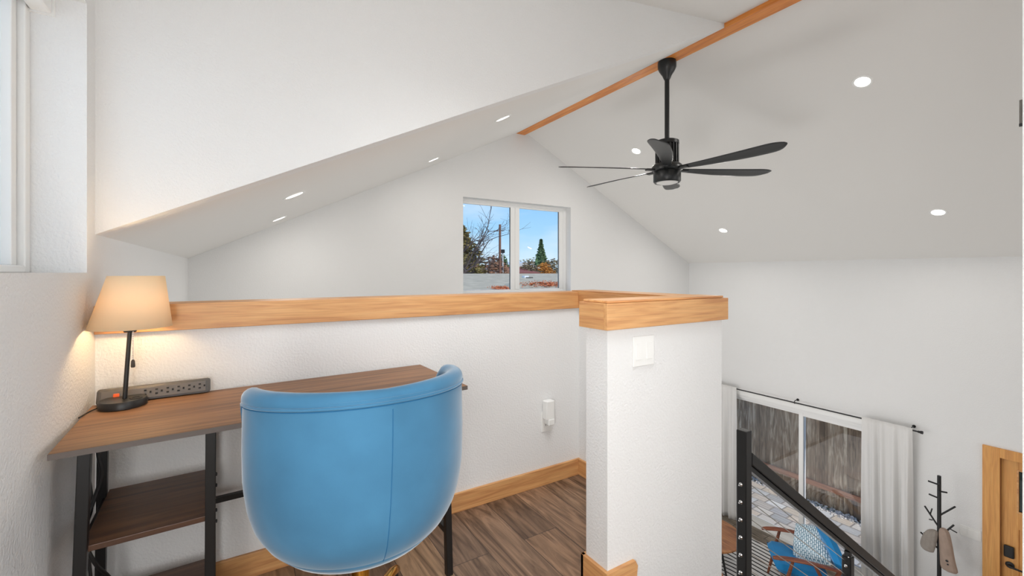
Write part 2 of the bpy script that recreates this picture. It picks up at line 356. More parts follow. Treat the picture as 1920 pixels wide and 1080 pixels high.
# baseboards
BH = .0935
bm = BM(); bx(bm, XL+.015, 1.701, YH-.015, YH, 0, BH); struct('baseboard_back', bm, FIRX, bev=.0015)
bm = BM(); bx(bm, 1.701, 1.716, 1.326, YH, 0, BH); struct('baseboard_side', bm, FIRY, bev=.0015)
bm = BM(); bx(bm, 1.138, 1.153, 1.194, 1.326, 0, BH); bx(bm, 1.138, 1.701, 1.311, 1.326, 0, BH)
struct('baseboard_stairs', bm, FIRY, bev=.0015)
bm = BM(); prism(bm, [(1.138, 0), (1.29, 0), (1.30, BH*.75), (1.287, BH), (1.138, BH)], 1, 1.179, 1.194); struct('baseboard_landing', bm, FIRX, bev=.0015)
bm = BM(); bx(bm, XL, XL+.015, YB, YH-.0, 0, BH); struct('baseboard_left', bm, FIRY, bev=.0015)
bm = BM(); bx(bm, XR-.015, XR, DY1+.12, SY0-.02, ZL, ZL+.1); bx(bm, XR-.015, XR, SY1+.02, YG, ZL, ZL+.1); struct('baseboard_right', bm, FIRY, bev=.0015)

# ------------------------------------------------------------------ windows
w = sthing('window_1', (0, 0, 0))            # gable window
yw = YG+.105
bm = BM()
fx0, fx1, fz0, fz1 = GX0-.0, GX1, GZ0, GZ1
bx(bm, fx0, fx0+.045, yw, yw+.06, fz0, fz1); bx(bm, fx1-.055, fx1, yw, yw+.06, fz0, fz1)
bx(bm, fx0+.045, fx1-.055, yw, yw+.06, fz1-.035, fz1); bx(bm, fx0+.045, fx1-.055, yw, yw+.06, fz0, fz0+.03)
obj('frame', bm, WHITE, w, bev=.004)
gx0, gxa, gxb, gx1 = 2.43, 3.16, 3.30, 4.005
bm = BM()
bx(bm, gx0-.002, gx1+.068, yw+.012, yw+.05, fz1-.062, fz1-.033); bx(bm, gx0, gx1+.068, yw+.012, yw+.05, fz0+.028, fz0+.045)
bx(bm, gx1, gx1+.07, yw+.012, yw+.05, fz0+.045, fz1-.062)
bx(bm, gxa, gxa+.075, yw+.012, yw+.05, fz0+.045, fz1-.062); bx(bm, gxa+.07, gxb, yw+.004, yw+.04, fz0+.045, fz1-.062)
obj('sash', bm, WHITE, w, bev=.003)
for A, B in ((gx0, gxa), (gxb, gx1)):
    bm = BM(); bx(bm, A-.004, B+.004, yw+.03, yw+.034, fz0+.04, fz1-.058); obj('pane', bm, GLASS, w)
    bm = BM(); bx(bm, B-.008, B, yw+.026, yw+.031, fz0+.045, fz1-.062); obj('gasket', bm, BLACKM, w)
w = sthing('window_2', (0, 0, 0))            # dormer window at the left
FROST = translucent('frosted_glass', (240, 242, 243), .6)
bm = BM(); bx(bm, -.60, -.555, WY1-.035, WY1, WZ0+.0, WZ1); bx(bm, -.60, -.555, WY0, WY0+.035, WZ0, WZ1)
bx(bm, -.60, -.555, WY0+.035, WY1-.035, WZ0, WZ0+.022); bx(bm, -.60, -.555, WY0+.035, WY1-.035, WZ1-.03, WZ1); obj('frame', bm, WHITE, w, bev=.004)
bm = BM()
for yy in (WY1-.075, WY1-.60, WY1-1.15): bx(bm, -.605, -.572, yy, yy+.035, WZ0+.022, WZ1-.03)
obj('sash', bm, WHITE, w, bev=.003)
bm = BM(); bx(bm, -.600, -.594, WY0+.03, WY1-.03, WZ0+.02, WZ1-.02); obj('pane', bm, FROST, w)
t = thing('roller_blind', 'rolled up white blind headrail at top of the left dormer window', 'blind')
bm = BM(); bx(bm, -.552, -.505, WY0+.02, WY1-.012, 2.006, 2.062); obj('headrail', bm, WHITE, t, bev=.004)
bm = BM(); bx(bm, -.556, -.5, WY1-.012, WY1, 2.003, 2.066); obj('bracket', bm, WHITE, t)

# patio door
d = sthing('door_1', (0, 0, 0)); X = XR
bm = BM()
bx(bm, X+.02, X+.12, SY0, SY0+.05, ZL, SZ1); bx(bm, X+.02, X+.12, SY1-.05, SY1, ZL, SZ1)
bx(bm, X+.02, X+.12, SY0+.05, SY1-.05, SZ1-.05, SZ1); bx(bm, X+.02, X+.12, SY0+.05, SY1-.05, ZL, ZL+.03); obj('frame', bm, WHITE, d, bev=.003)
def panel(nm, ya, yb, xo, st):
    bm = BM(); z0, z1 = ZL+.03, SZ1-.05
    bx(bm, xo, xo+.04, ya, ya+st, z0, z1); bx(bm, xo, xo+.04, yb-st, yb, z0, z1)
    bx(bm, xo, xo+.04, ya+st, yb-st, z1-.05, z1); bx(bm, xo, xo+.04, ya+st, yb-st, z0, z0+.09)
    s = obj(nm, bm, WHITE, d, bev=.003)
    bm = BM(); bx(bm, xo+.018, xo+.022, ya+st, yb-st, z0+.09, z1-.05); obj('pane', bm, GLASSR, s)
panel('sliding_panel', SY0+.05, 3.225, X+.03, .06); panel('fixed_panel', 3.165, SY1-.05, X+.075, .06)
bm = BM(); bx(bm, XR-.012, XR, SY0-.06, SY0, ZL, SZ1+.06); bx(bm, XR-.012, XR, SY1, SY1+.06, ZL, SZ1+.06); bx(bm, XR-.012, XR, SY0, SY1, SZ1, SZ1+.06)
struct('trim_5', bm, WHITE, bev=.002)

# entry door
d = sthing('door_2', (0, 0, 0)); xd = XR+.035
bm = BM()
ly0, ly1 = DY0+.135, 1.104; lz0, lz1 = -1.301, -.874
z0, z1 = ZL+.005, DZ1
bx(bm, xd, xd+.045, DY0, ly0, z0, z1); bx(bm, xd, xd+.045, ly1, DY1, z0, z1)
bx(bm, xd, xd+.045, ly0, ly1, lz1, z1); bx(bm, xd, xd+.045, ly0, ly1, -1.489, lz0); bx(bm, xd, xd+.045, ly0, ly1, z0, z0+.2)
for k in (1, 2):
    yy = ly0+(ly1-ly0)*k/3; bx(bm, xd+.002, xd+.043, yy-.04, yy+.04, z0+.2, -1.489)
bx(bm, xd+.012, xd+.033, ly0, ly1, z0+.2, -1.489)
slab = obj('door_slab', bm, FIRZ, d, bev=.002)
bm = BM(); bx(bm, xd-.006, xd+.004, ly0-.012, ly1+.012, lz0-.014, lz0); bx(bm, xd-.006, xd+.004, ly0-.012, ly1+.012, lz1, lz1+.012)
bx(bm, xd-.006, xd+.004, ly0-.012, ly0, lz0, lz1); bx(bm, xd-.006, xd+.004, ly1, ly1+.012, lz0, lz1); obj('glazing_bead', bm, FIRY, d)
bm = BM(); bx(bm, xd+.02, xd+.026, ly0, ly1, lz0, lz1); obj('pane', bm, glass('door_glass', (.35, .45, .45)), d)
bm = BM(); bx(bm, xd-.028, xd, 1.132, 1.208, -1.808, -1.682); obj('keypad_lock', bm, BLACKM, d, bev=.012)
bm = BM(); lathe(bm, [(0, 0), (.032, 0), (.034, .008), (.028, .014), (.012, .018), (.012, .05), (0, .05)], (xd, 1.165, -1.885), 24, Matrix.Rotation(-PI/2, 3, 'Y'))
tube(bm, [(xd-.048, 1.17, -1.885), (xd-.05, 1.12, -1.887), (xd-.047, 1.04, -1.89)], [.011, .010, .008], 10); obj('lever_handle', bm, BLACKM, d, smooth=True)
bm = BM(); bx(bm, XR, xd+.05, DY1-.012, DY1, ZL, DZ1); bx(bm, XR, xd+.05, DY0, DY0+.003, ZL, DZ1); bx(bm, XR, xd+.05, DY0, DY1, DZ1-.008, DZ1)
obj('jamb', bm, wood('jamb_wood', (150, 104, 62), (134, 90, 52), (110, 72, 42), 2), d)
bm = BM(); bx(bm, XR-.02, XR, DY1-.01, DY1+.119, ZL, DZ1-.01+.1); bx(bm, XR-.02, XR, DY0-.119, DY0+.01, ZL, DZ1+.09); bx(bm, XR-.02, XR, DY0+.01, DY1-.01, DZ1-.01, DZ1+.09)
struct('trim_6', bm, FIRZ, bev=.002)

# ------------------------------------------------------------------ recessed lights
LENS = lamp_mat('downlight_lens', (255, 246, 232), 9.0)
def downlight(x, y, side, label, en):
    z = rz(x) if side == 'r' else lz(x)
    t = thing('recessed_light', label, 'light', (x, y, z), 0, 'recessed ceiling lights')
    sl = .499 if side == 'r' else -.49
    t.rotation_euler = (0, math.atan(sl), 0)
    bm = BM(); lathe(bm, [(.048, .002), (.052, -.004), (.066, -.005), (.070, -.001), (.070, .004), (.048, .004)], seg=40); obj('trim_ring', bm, PLASTIC, t, smooth=True)
    bm = BM(); lathe(bm, [(0, -.0035), (.05, -.0035), (.05, .003), (0, .003)], seg=40); obj('lens', bm, LENS, t)
    l = light('downlight', 'AREA', (0, 0, -.012), en, (1, .96, .91), .1); l.parent = t
downlight(4.177, 1.486, 'r', 'large round recessed light on right ceiling slope, highest in view', 9)
downlight(4.171, 3.814, 'r', 'round recessed light on right ceiling slope, just left of the fan motor', 9)
downlight(5.969, 3.806, 'r', 'round recessed light on right ceiling slope, low down below the fan blades', 9)
downlight(5.982, 1.496, 'r', 'round recessed light on right ceiling slope, low near the right edge', 9)
downlight(1.645, 2.795, 'l', 'thin looking recessed light on left slope, nearest the wooden beam end', 3.5)
downlight(1.66, 4.211, 'l', 'thin looking recessed light on left slope, second from the beam end', 3.5)
downlight(.270, 2.961, 'l', 'thin looking recessed light on left slope, third from the beam end', 3.5)
downlight(.275, 4.35, 'l', 'thin looking recessed light on left slope, lowest and nearest the lamp', 3.5)

# ------------------------------------------------------------------ ceiling fan
FX, FY = 3.248, 2.61
t = thing('ceiling_fan', 'black ceiling fan hanging on a rod from the wooden ridge beam', 'ceiling fan', (FX, FY, BZ))
def L(nm, prof, m=FAN, seg=40, parent=t, **k): 
    b = BM(); lathe(b, prof, seg=seg); return obj(nm, b, m, parent, smooth=True, **k)
L('canopy', [(0, 0), (.078, 0), (.080, -.02), (.079, -.055), (.066, -.085), (.040, -.125), (.030, -.150), (.0225, -.165), (0, -.165)])
L('downrod', [(0, -.15), (.0205, -.15), (.0205, -.725), (0, -.725)])
zt = 2.385-BZ
motor = L('motor_housing', [(0, zt+.002), (.085, zt+.002), (.102, zt-.006), (.104, zt-.035), (.100, zt-.04), (.090, zt-.042), (.090, zt-.20), (.104, zt-.205), (.128, zt-.225), (.134, zt-.245), (.132, zt-.265), (.11, zt-.28), (0, zt-.28)])
bm = BM()
for k in range(20):
    a = 2*PI*k/20; M = Matrix.Rotation(a, 4, 'Z'); bx(bm, .088, .101, -.006, .006, zt-.203, zt-.038, M)
obj('cooling_fin', bm, FAN, motor, bev=.002)
L('light_ring', [(0, zt-.27), (.112, zt-.28), (.118, zt-.30), (.118, zt-.365), (.108, zt-.378), (.095, zt-.375), (.095, zt-.36), (0, zt-.36)])
L('light_lens', [(0, zt-.362), (.094, zt-.362), (.092, zt-.378), (.06, zt-.388), (0, zt-.392)], mat('fan_lens', (225, 224, 220), .4))
zb = zt-.262
proto = None
for k in range(6):
    if proto is None:
        b = BM(); N = 16; rows = []
        for i in range(N+1):
            s = i/N; r = .12+.87*s
            wl = .030+.062*math.sin(min(1, s*1.05)*PI*.62)**1.2; wr = .030+.050*s
            if s > .86: q = (s-.86)/.14; wl *= math.sqrt(max(0, 1-q*q))*.98+.02; wr *= math.sqrt(max(0, 1-(q*.9)**2))
            sweep = -.05*s*s
            tw = -math.radians(17-5*s)
            row = []
            for side, wd in ((-1, wr), (0, 0), (1, wl)):
                yy = side*wd; zz = math.sin(tw)*yy+(.006 if side == 0 else 0)
                row.append(b.verts.new((r, sweep+yy*math.cos(tw), zz)))
            rows.append(row)
        for A, B2 in zip(rows, rows[1:]):
            for j in range(2): b.faces.new([A[j], A[j+1], B2[j+1], B2[j]])
        o = obj('blade', b, FAN, t, smooth=True, solid=.008, sub=1); proto = o
        b = BM(); bx(b, .09, .20, -.022, .022, -.012, .004); arm = obj('blade_arm', b, FAN, o, bev=.003)
    else:
        o = copy_tree(proto, t)
    o.location = (0, 0, zb); o.rotation_euler = (0, 0, math.radians(-83+60*k))

# ------------------------------------------------------------------ desk
DR = math.radians(2.6); DH = .761
t = thing('desk', 'wood topped desk with black metal legs and side shelves against the half wall', 'desk', (-.400, 1.487, 0), DR)
DW, DD = 1.148, .472
bm = BM(); bx(bm, 0, DW, 0, DD, DH-.016, DH); top = obj('desktop', bm, DESKW, t, bev=.0015)
bm = BM(); bx(bm, 0, DW, -.0012, .0004, DH-.0155, DH-.0008); obj('edge_band', bm, mat('edge_band', (92, 82, 76), .5), top)
LW = .026
def leg(x, y, lean): 
    b = BM(); bar(b, (x, y, DH-.016), (x+lean, y, .0), LW, LW); return obj('leg', b, BLACK, t, bev=.002)
lx = [.055, .325, 1.085]
leg(lx[0], .065, -.022); leg(lx[1], .065, -.004); leg(lx[2], .075, .02)
leg(lx[0]-.02, .425, -.01); leg(lx[1], .425, 0); leg(lx[2], .425, .02)
def sbar(nm, p, q, w=.022): b = BM(); bar(b, p, q, w, w); return obj(nm, b, BLACK, t, bev=.0015)
zs = DH-.03
for x in lx: sbar('top_rail', (x, .065, zs), (x, .425, zs))
sbar('top_rail', (lx[1], .42, zs), (lx[2], .42, zs))
sbar('stretcher', (lx[1], .425, .37), (lx[2], .425, .37), .02)
for x, zz in ((lx[2]+.015, .175), (lx[0]-.012, .135), (lx[1], .135), (lx[0]-.01, .458), (lx[1], .458)): sbar('side_rail', (x, .07, zz), (x, .42, zz))
for zz in (.484, .160):
    b = BM(); bx(b, .047 if zz > .3 else .045, .312, .068, .44, zz-.016, zz); obj('shelf', b, SHELFW, t, bev=.0015)
for zz in (.47, .43, .34, .30):
    bm = BM(); lathe(bm, [(0, 0), (.006, 0), (.006, .004), (0, .005)], (lx[1]+.013, .41, zz), 12, Matrix.Rotation(PI/2, 3, 'Y')); obj('bolt', bm, BLACKM, t)

# ------------------------------------------------------------------ table lamp
LX, LY = -.333, 1.895
t = thing('table_lamp', 'lit table lamp with cream fabric shade and round black base', 'lamp', (LX, LY, DH))
L2 = lambda nm, prof, m, parent=t, seg=40, **k: obj(nm, lathe(BM(), prof, seg=seg), m, parent, smooth=True, **k)
base = L2('base', [(0, 0), (.059, 0), (.062, .002), (.062, .021), (.059, .025), (0, .025)], mat('lamp_black', (34, 33, 32), .4))
bm = BM(); lathe(bm, [(.010, .0255), (.017, .0255), (.017, .0268), (.010, .0268), (.010, .0255)], (.035, -.012, 0), 24); obj('charging_ring', bm, BLACKM, base)
bm = BM(); tube(bm, [(.004, 0, .02), (.019, 0, .28)], [.0065, .006], 14); obj('stem', bm, mat('lamp_black', (34, 33, 32), .4), t, smooth=True)
bm = BM(); lathe(bm, [(0, .243), (.016, .243), (.018, .25), (.016, .275), (.012, .29), (0, .29)], (.018, 0, 0), 20); obj('socket', bm, BLACKM, t, smooth=True)
bm = BM(); P = [(.027, -.012, .262-i*.006) for i in range(19)]
for p in P: lathe(bm, [(0, -.0024), (.0022, -.001), (.0022, .001), (0, .0024)], p, 6)
ch = obj('pull_chain', bm, CHROME, t)
bm = BM(); lathe(bm, [(0, 0), (.005, 0), (.006, .004), (.005, .021), (.003, .025), (0, .025)], (.027, -.012, .127), 14); obj('chain_pull', bm, mat('dark_pull', (60, 52, 46), .4), ch, smooth=True)
SHADE = translucent('lamp_shade_fabric', (253, 230, 192), .24)
bm = BM(); lathe(bm, [(.108, .258), (.0735, .428)], (.0205, 0, 0), 64)
for v in bm.verts: v.co.x += (v.co.z-.258)*.085
obj('lamp_shade', bm, SHADE, t, smooth=True, solid=.0012)
bm = BM(); lathe(bm, [(0, .30), (.012, .30), (.022, .325), (.024, .345), (.014, .366), (0, .372)], (.022, 0, 0), 20); obj('bulb', bm, lamp_mat('bulb_glow', (255, 205, 130), 14), t, smooth=True)
l = light('lamp_light', 'POINT', (.022, 0, .335), 12, (1, .72, .42), shadow_soft_size=.028); l.parent = t
for c in t.children:
    if c.name.startswith('bulb'): c.visible_shadow = True

# power strip against the wall
t = thing('power_strip', 'dark grey power strip with six outlets lying on desk behind lamp', 'power strip', (-.255, 1.972, DH), DR)
GREY = mat('strip_grey', (84, 82, 80), .42); tilt = Matrix.Rotation(math.radians(-22), 4, 'X')
bm = BM(); hw, hh = .155, .05
bx(bm, -hw, hw, -.038, 0, .002, hh, None); 
for v in bm.verts:
    if v.co.z > .02 and v.co.y < -.02: v.co.y += .022
body = obj('body', bm, GREY, t, bev=.008)
ang = math.atan2(.022, hh-.002)
FM = Matrix.Translation((0, -.0385, .004)) @ Matrix.Rotation(-ang, 4, 'X')
bm = BM(); bx(bm, -hw+.012, hw-.014, -.002, .0005, .006, .042, FM); obj('face_plate', bm, mat('strip_face', (104, 100, 97), .4), body, bev=.001)
for k in range(6):
    bm = BM(); cx = -.024+k*.0305
    bx(bm, cx-.009, cx-.002, -.004, 0, .030, .034, FM); bx(bm, cx-.009, cx-.002, -.004, 0, .016, .020, FM); bx(bm, cx+.006, cx+.011, -.004, 0, .022, .028, FM)
    obj('outlet', bm, mat('slot_black', (10, 10, 10), .7), body)
bm = BM(); bx(bm, -.112, -.096, -.006, 0, .014, .032, FM); obj('power_switch', bm, mat('switch_orange', (226, 96, 40), .4, emit=((255, 96, 30), .12)), body, bev=.002)
# cords
def smoothpts(P, n=6):
    P = [Vector(p) for p in P]; Q = [P[0]]+P+[P[-1]]; out = []
    for i in range(1, len(Q)-2):
        for k in range(n):
            u = k/n; a, b, c, d2 = Q[i-1], Q[i], Q[i+1], Q[i+2]
            out.append(.5*((2*b)+(c-a)*u+(2*a-5*b+4*c-d2)*u*u+(3*b-a-3*c+d2)*u**3))
    out.append(P[-1]); return out
CORD = mat('cord_rubber', (20, 19, 19), .5)
def cord(pts, r, par):
    b = BM(); tube(b, smoothpts(pts), r, 8); M = (Matrix.Translation(par.location) @ Matrix.Rotation(par.rotation_euler.z, 4, 'Z')).inverted()
    for v in b.verts: v.co = M @ v.co
    return obj('cord', b, CORD, par, smooth=True)
LAMP = [o for o in COL.objects if o.name == 'table_lamp'][0]
cord([(-.388, 1.885, DH+.008), (-.405, 1.85, DH+.006), (-.417, 1.80, DH+.003)], .0022, LAMP)
cord([(-.372, 1.78, .735), (-.369, 1.78, .65), (-.362, 1.78, .605), (-.366, 1.78, .565), (-.384, 1.77, .497), (-.402, 1.76, .44), (-.392, 1.76, .39), (-.37, 1.77, .32), (-.345, 1.80, .25), (-.33, 1.84, .12), (-.34, 1.9, .03)], .0055, t)
cord([(-.397, 1.80, .72), (-.397, 1.80, .612), (-.386, 1.79, .50), (-.400, 1.80, .43), (-.396, 1.80, .35), (-.39, 1.80, .25), (-.395, 1.82, .1), (-.38, 1.88, .02)], .0045, t)

# ------------------------------------------------------------------ blue desk chair
CX, CY = .302, 1.353
t = thing('desk_chair', 'light blue velvet barrel back chair on gold swivel base', 'chair', (CX, CY, 0))
# azimuth measured from the back (-Y)
PR = [(.424, .10), (.430, .17), (.448, .215), (.479, .25), (.52, .276), (.572, .292), (.64, .302), (.74, .304), (.83, .302), (1.0, .300)]
def rad(z):
    if z <= PR[0][0]: return PR[0][1]
    for (a, ra), (b, rb) in zip(PR, PR[1:]):
        if z <= b: return ra+(rb-ra)*(z-a)/(b-a)
    return PR[-1][1]
def hgt(phi):
    a = abs(math.degrees(phi)); z = .8995-.030*(min(a, 88)/88)**2
    if a > 88: s = min(1, (a-88)/28); s = s*s*(3-2*s); z -= .19*s
    return z
def pt(phi, r, z): return Vector((math.sin(phi)*r, -math.cos(phi)*r, z))
bm = BM(); NA, NZ = 72, 18; PH = math.radians(140)
grid = []
for i in range(NA+1):
    phi = -PH+2*PH*i/NA; h = hgt(phi); col = []
    for j in range(NZ+1):
        z = .424+(h-.424)*(j/NZ)**1.15
        if j < 5: z = .424+(h-.424)*((j/NZ)**1.15)
        col.append(bm.verts.new(pt(phi, rad(z), z)))
    for j in range(NZ+1):
        z = h-.006-(h-.006-.47)*(j/NZ); col.append(bm.verts.new(pt(phi, rad(z)-.046, z)))
    grid.append(col)
for A, B in zip(grid, grid[1:]):
    for j in range(len(A)-1): bm.faces.new([A[j], A[j+1], B[j+1], B[j]])
for A in (grid[0], grid[-1]): bm.faces.new(A)
shell = obj('back_shell', bm, VELVET, t, smooth=True)
bm = BM(); lathe(bm, [(0, .420), (.10, .420), (.17, .426), (.215, .444), (.243, .472), (.247, .50), (.24, .52), (0, .52)], seg=56); obj('seat_base', bm, VELVET, t, smooth=True)
bm = BM(); lathe(bm, [(0, .50), (.225, .50), (.24, .515), (.242, .54), (.225, .562), (.12, .572), (0, .574)], seg=56); obj('seat_cushion', bm, VELVET, t, smooth=True)
bm = BM(); pts = []; rr = []
for i in range(61):
    phi = -PH+2*PH*i/60; edge = min(1, (PH-abs(phi))/math.radians(10)); pts.append(pt(phi, rad(.9)-.0235, hgt(phi)-.006+.006*min(1, abs(phi)/1.4)))
    fl = abs(math.sin((phi+.1)*13))**.25
    rr.append((.0225+.005*min(1, abs(phi)/1.4))*(.55+.45*math.sqrt(max(0, edge)))*(.985+.015*fl))
tube(bm, pts, rr, 16); obj('top_roll', bm, VELVET, t, smooth=True)
bm = BM(); pts = [pt(-PH+2*PH*i/60, rad(.9)+.0015, hgt(-PH+2*PH*i/60)-.012) for i in range(61)]; tube(bm, pts, .0042, 8); obj('piping', bm, VELVET, shell, smooth=True)
bm = BM(); pts = [pt(-PH+2*PH*i/60, rad(.9)+.0008, hgt(-PH+2*PH*i/60)-.0185) for i in range(61)]; tube(bm, pts, .0016, 6); obj('seam', bm, VELVETD, shell)
sp = math.radians(1)
for ph in (sp, math.radians(115), math.radians(-115)):
    bm = BM(); pts = [pt(ph+.012*math.sin(z*9), rad(z)+.0002, z) for z in [.42+.018*i for i in range(26)] if z < hgt(ph)-.018]; tube(bm, pts, .0010, 6); obj('seam', bm, VELVETD, shell)
# gold pedestal
bm = BM(); lathe(bm, [(0, .14), (.032, .14), (.034, .16), (.026, .19), (.0255, .33), (.03, .335), (.03, .345), (0, .345)], seg=32); col = obj('column', bm, GOLD, t, smooth=True)
bm = BM(); lathe(bm, [(0, .345), (.05, .345), (.06, .36), (.07, .421), (0, .421)], seg=24); obj('swivel_plate', bm, BLACKM, t, bev=.004)
bm = BM(); lathe(bm, [(0, .085), (.045, .09), (.055, .11), (.05, .14), (.03, .155), (0, .155)], seg=32); obj('hub', bm, GOLD, t, smooth=True)
fa0 = math.atan2(1.62-CY, .496-CX)
first = None
for k in range(5):
    if first is None:
        bm = BM(); tube(bm, [(.03, 0, .125), (.14, 0, .142), (.27, 0, .118), (.315, 0, .098), (.325, 0, .085)], [.019, .018, .0165, .015, .008], 14); o = obj('base_arm', bm, GOLD, t, smooth=True)
        c = BM(); lathe(c, [(0, .045), (.008, .045), (.008, .10), (0, .10)], (.315, 0, 0), 12); ca = obj('caster', c, BLACKM, o, smooth=True)
        c = BM()
        for s in (-1, 1): lathe(c, [(0, -.007), (.024, -.007), (.027, -.004), (.027, .004), (.024, .007), (0, .007)], (.320, s*.013, .027), 20, Matrix.Rotation(PI/2, 3, 'X'))
        bx(c, .297, .338, -.006, .006, .03, .055)
        obj('caster_wheel', c, BLACKM, o, smooth=True); first = o
    else: o = copy_tree(first, t)
    o.rotation_euler = (0, 0, fa0+2*PI*k/5)

# ------------------------------------------------------------------ wall plates
def plate_xy(name, label, cat, x0, x1, y, z0, z1, gangs):
    t = thing(name, label, cat, ((x0+x1)/2, y, (z0+z1)/2)); w, h = (x1-x0)/2, (z1-z0)/2
    bm = BM(); bx(bm, -w, w, -.006, 0, -h, h); p = obj('plate', bm, PLASTIC, t, bev=.002)
    for g in range(gangs):
        cx = -w+(g+.5)*2*w/gangs; bm = BM(); prism(bm, [(-.009, -.033), (-.006, -.033), (-.006, .033), (-.0075, .033)], 0, cx-.0165, cx+.0165); obj('rocker', bm, PLASTIC, t, bev=.001)
    return t
plate_xy('light_switch', 'white two rocker light switch on the stub wall under wooden cap', 'light switch', 1.284, 1.402, 1.194, .835, .952, 2)
t = thing('light_switch', 'small white three rocker switch plate on lower wall beside the entry door', 'light switch', (XR, 1.45, -1.68))
bm = BM(); bx(bm, -.006, 0, -.082, .082, -.058, .058); obj('plate', bm, PLASTIC, t, bev=.002)
for k in (-1, 0, 1): bm = BM(); bx(bm, -.010, -.005, k*.046-.0165, k*.046+.0165, -.033, .033); obj('rocker', bm, PLASTIC, t, bev=.001)
t = thing('wall_outlet', 'white outlet plate on half wall with small black sockets', 'outlet', (1.475, YH, .355))
bm = BM(); bx(bm, -.036, .036, -.006, 0, -.058, .058); obj('plate', bm, PLASTIC, t, bev=.002)
for zz in (.02, -.02):
    bm = BM(); bx(bm, -.008, -.006, -.0072, -.005, zz-.005, zz+.005); bx(bm, .006, .008, -.0072, -.005, zz-.005, zz+.005); obj('socket', bm, BLACKM, t)
t = thing('plug_in_detector', 'tall white plug in device mounted in the half wall outlet', 'detector', (1.470, YH-.0065, .42))
bm = BM(); bx(bm, -.026, .030, -.042, 0, -.045, .062); obj('body', bm, PLASTIC, t, bev=.006)
bm = BM(); bx(bm, -.016, .026, -.048, -.040, -.075, -.040); bx(bm, -.012, .022, -.042, 0, -.075, -.044); obj('plug', bm, PLASTIC, t, bev=.005)
t = thing('hinge', 'small dark metal hinge knuckle on wall edge at far right of view', 'hinge', (1.4085, .2188, 1.512))
bm = BM(); tube(bm, [(0, .003, .004), (0, .003, .055)], .0028, 12); obj('knuckle', bm, mat('bronze', (110, 106, 100), .35, .8), t, smooth=True)
bm = BM(); bx(bm, .0, .03, 0, .0015, 0, .061); obj('leaf', bm, MATS['bronze'], t)
bm = BM(); tube(bm, [(0, .003, -.001), (0, .003, .005)], .0033, 12); obj('pin_tip', bm, BLACKM, t, smooth=True)

# ------------------------------------------------------------------ stair railing
RY = 1.25; PX1, PX2 = 2.135, 3.297; SL = -.70
t = thing('stair_railing', 'black metal stair railing with square posts and steel cables', 'railing', (PX1, RY, -1.0))
def post(px, ztop, zbot, fit):
    b = BM(); bx(b, -.026, .026, -.026, .026, zbot+1, ztop+1); p = obj('post', b, BLACK, t, bev=.005, loc=(px-PX1, 0, 0))
    for z in fit:
        b = BM(); lathe(b, [(0, 0), (.009, 0), (.010, .003), (.007, .006), (.004, .008), (.004, .016), (0, .018)], (-.026, 0, z+1), 16, Matrix.Rotation(-PI/2, 3, 'Y')); obj('cable_fitting', b, CHROME, p, smooth=True)
        b = BM(); lathe(b, [(0, 0), (.007, 0), (.006, .006), (.003, .01), (0, .01)], (.026, 0, z+1), 12, Matrix.Rotation(PI/2, 3, 'Y')); obj('cable_fitting', b, CHROME, p, smooth=True)
zf = [.148-.0875*k for k in range(9)]
post(PX1, .415, -1.0, zf)
post(PX2, -.610, -1.78, [z+SL*(PX2-PX1) for z in zf])
b = BM(); x0, x1 = PX1+.026, PX1+2.75
zl = lambda x, off: .305+SL*(x-2.16)+off+1
def slope_bar(b, off0, off1, hw):
    prism(b, [(x0-PX1, zl(x0, off0)), (x1-PX1, zl(x1, off0)), (x1-PX1, zl(x1, off1)), (x0-PX1, zl(x0, off1))], 1, -hw, hw)
slope_bar(b, -.062, 0, .028); hr = obj('handrail', b, BLACK, t, bev=.004)
b = BM(); slope_bar(b, -.092, -.066, .018); obj('bottom_rail', b, BLACK, hr, bev=.002)
b = BM(); slope_bar(b, -.070, -.055, .010); obj('spacer', b, BLACKM, hr)
b = BM(); px = PX2-PX1; bx(b, px-.02, px+.02, -.014, .014, -.612+1, zl(PX2, -.085)); obj('bracket', b, BLACKM, t, bev=.002)
b = BM()
for sx, sy in ((-.016, -.012), (.014, -.014)): lathe(b, [(0, 0), (.006, 0), (.006, .005), (0, .006)], (px+sx, sy, -.609+1), 10)
obj('screw', b, CHROME, t)
for z in zf:
    b = BM(); q = .026
    tube(b, [(q, 0, z+1), (x1-PX1, 0, z+1+SL*(x1-PX1-.0))], .0024, 6); obj('cable', b, mat('steel_cable', (190, 190, 188), .3, .9), t)

# ------------------------------------------------------------------ curtains
CXp = 6.775
def curtain(ya, yb, label, flare, folds, seed):
    rnd = random.Random(seed); b = BM(); NX, NZ2 = 110, 26; rows = []
    z1, z0 = -.642, -2.79; ph = rnd.random()*6
    for j in range(NZ2+1):
        s = j/NZ2; z = z1+(z0-z1)*s; row = []
        for i in range(NX+1):
            u = i/NX; y = (ya+(yb-ya)*u)
            mid = (ya+yb)/2; y = mid+(y-mid)*(1+flare*s)+(.10 if flare > .2 else 0)*(s**1.3)*(u-.0)*.4
            amp = .008+.024*min(1, s*2.5)*(1.15-.7*u if ya < 3 else .8)
            w = math.sin((u**1.0)*folds*2*PI+ph+1.1*math.sin(s*1.6+u*7+ph))*amp+.5*amp*math.sin(u*folds*3.3*PI+1+s*1.3)
            if s < .02: w *= .5
            row.append(b.verts.new((CXp+w-.020, y, z)))
        rows.append(row)
    for A, B in zip(rows, rows[1:]):
        for i in range(NX): b.faces.new([A[i], A[i+1], B[i+1], B[i]])
    return tag(obj('curtain', b, CURT, smooth=True, solid=.003), label, 'curtain', 'patio door curtains')
curtain(1.915, 2.41, 'white curtain hanging right of the patio door beside coat rack', .0, 4.5, 3)
curtain(4.085, 4.62, 'white curtain hanging left of the patio door, partly behind railing post', .0, 4, 8)
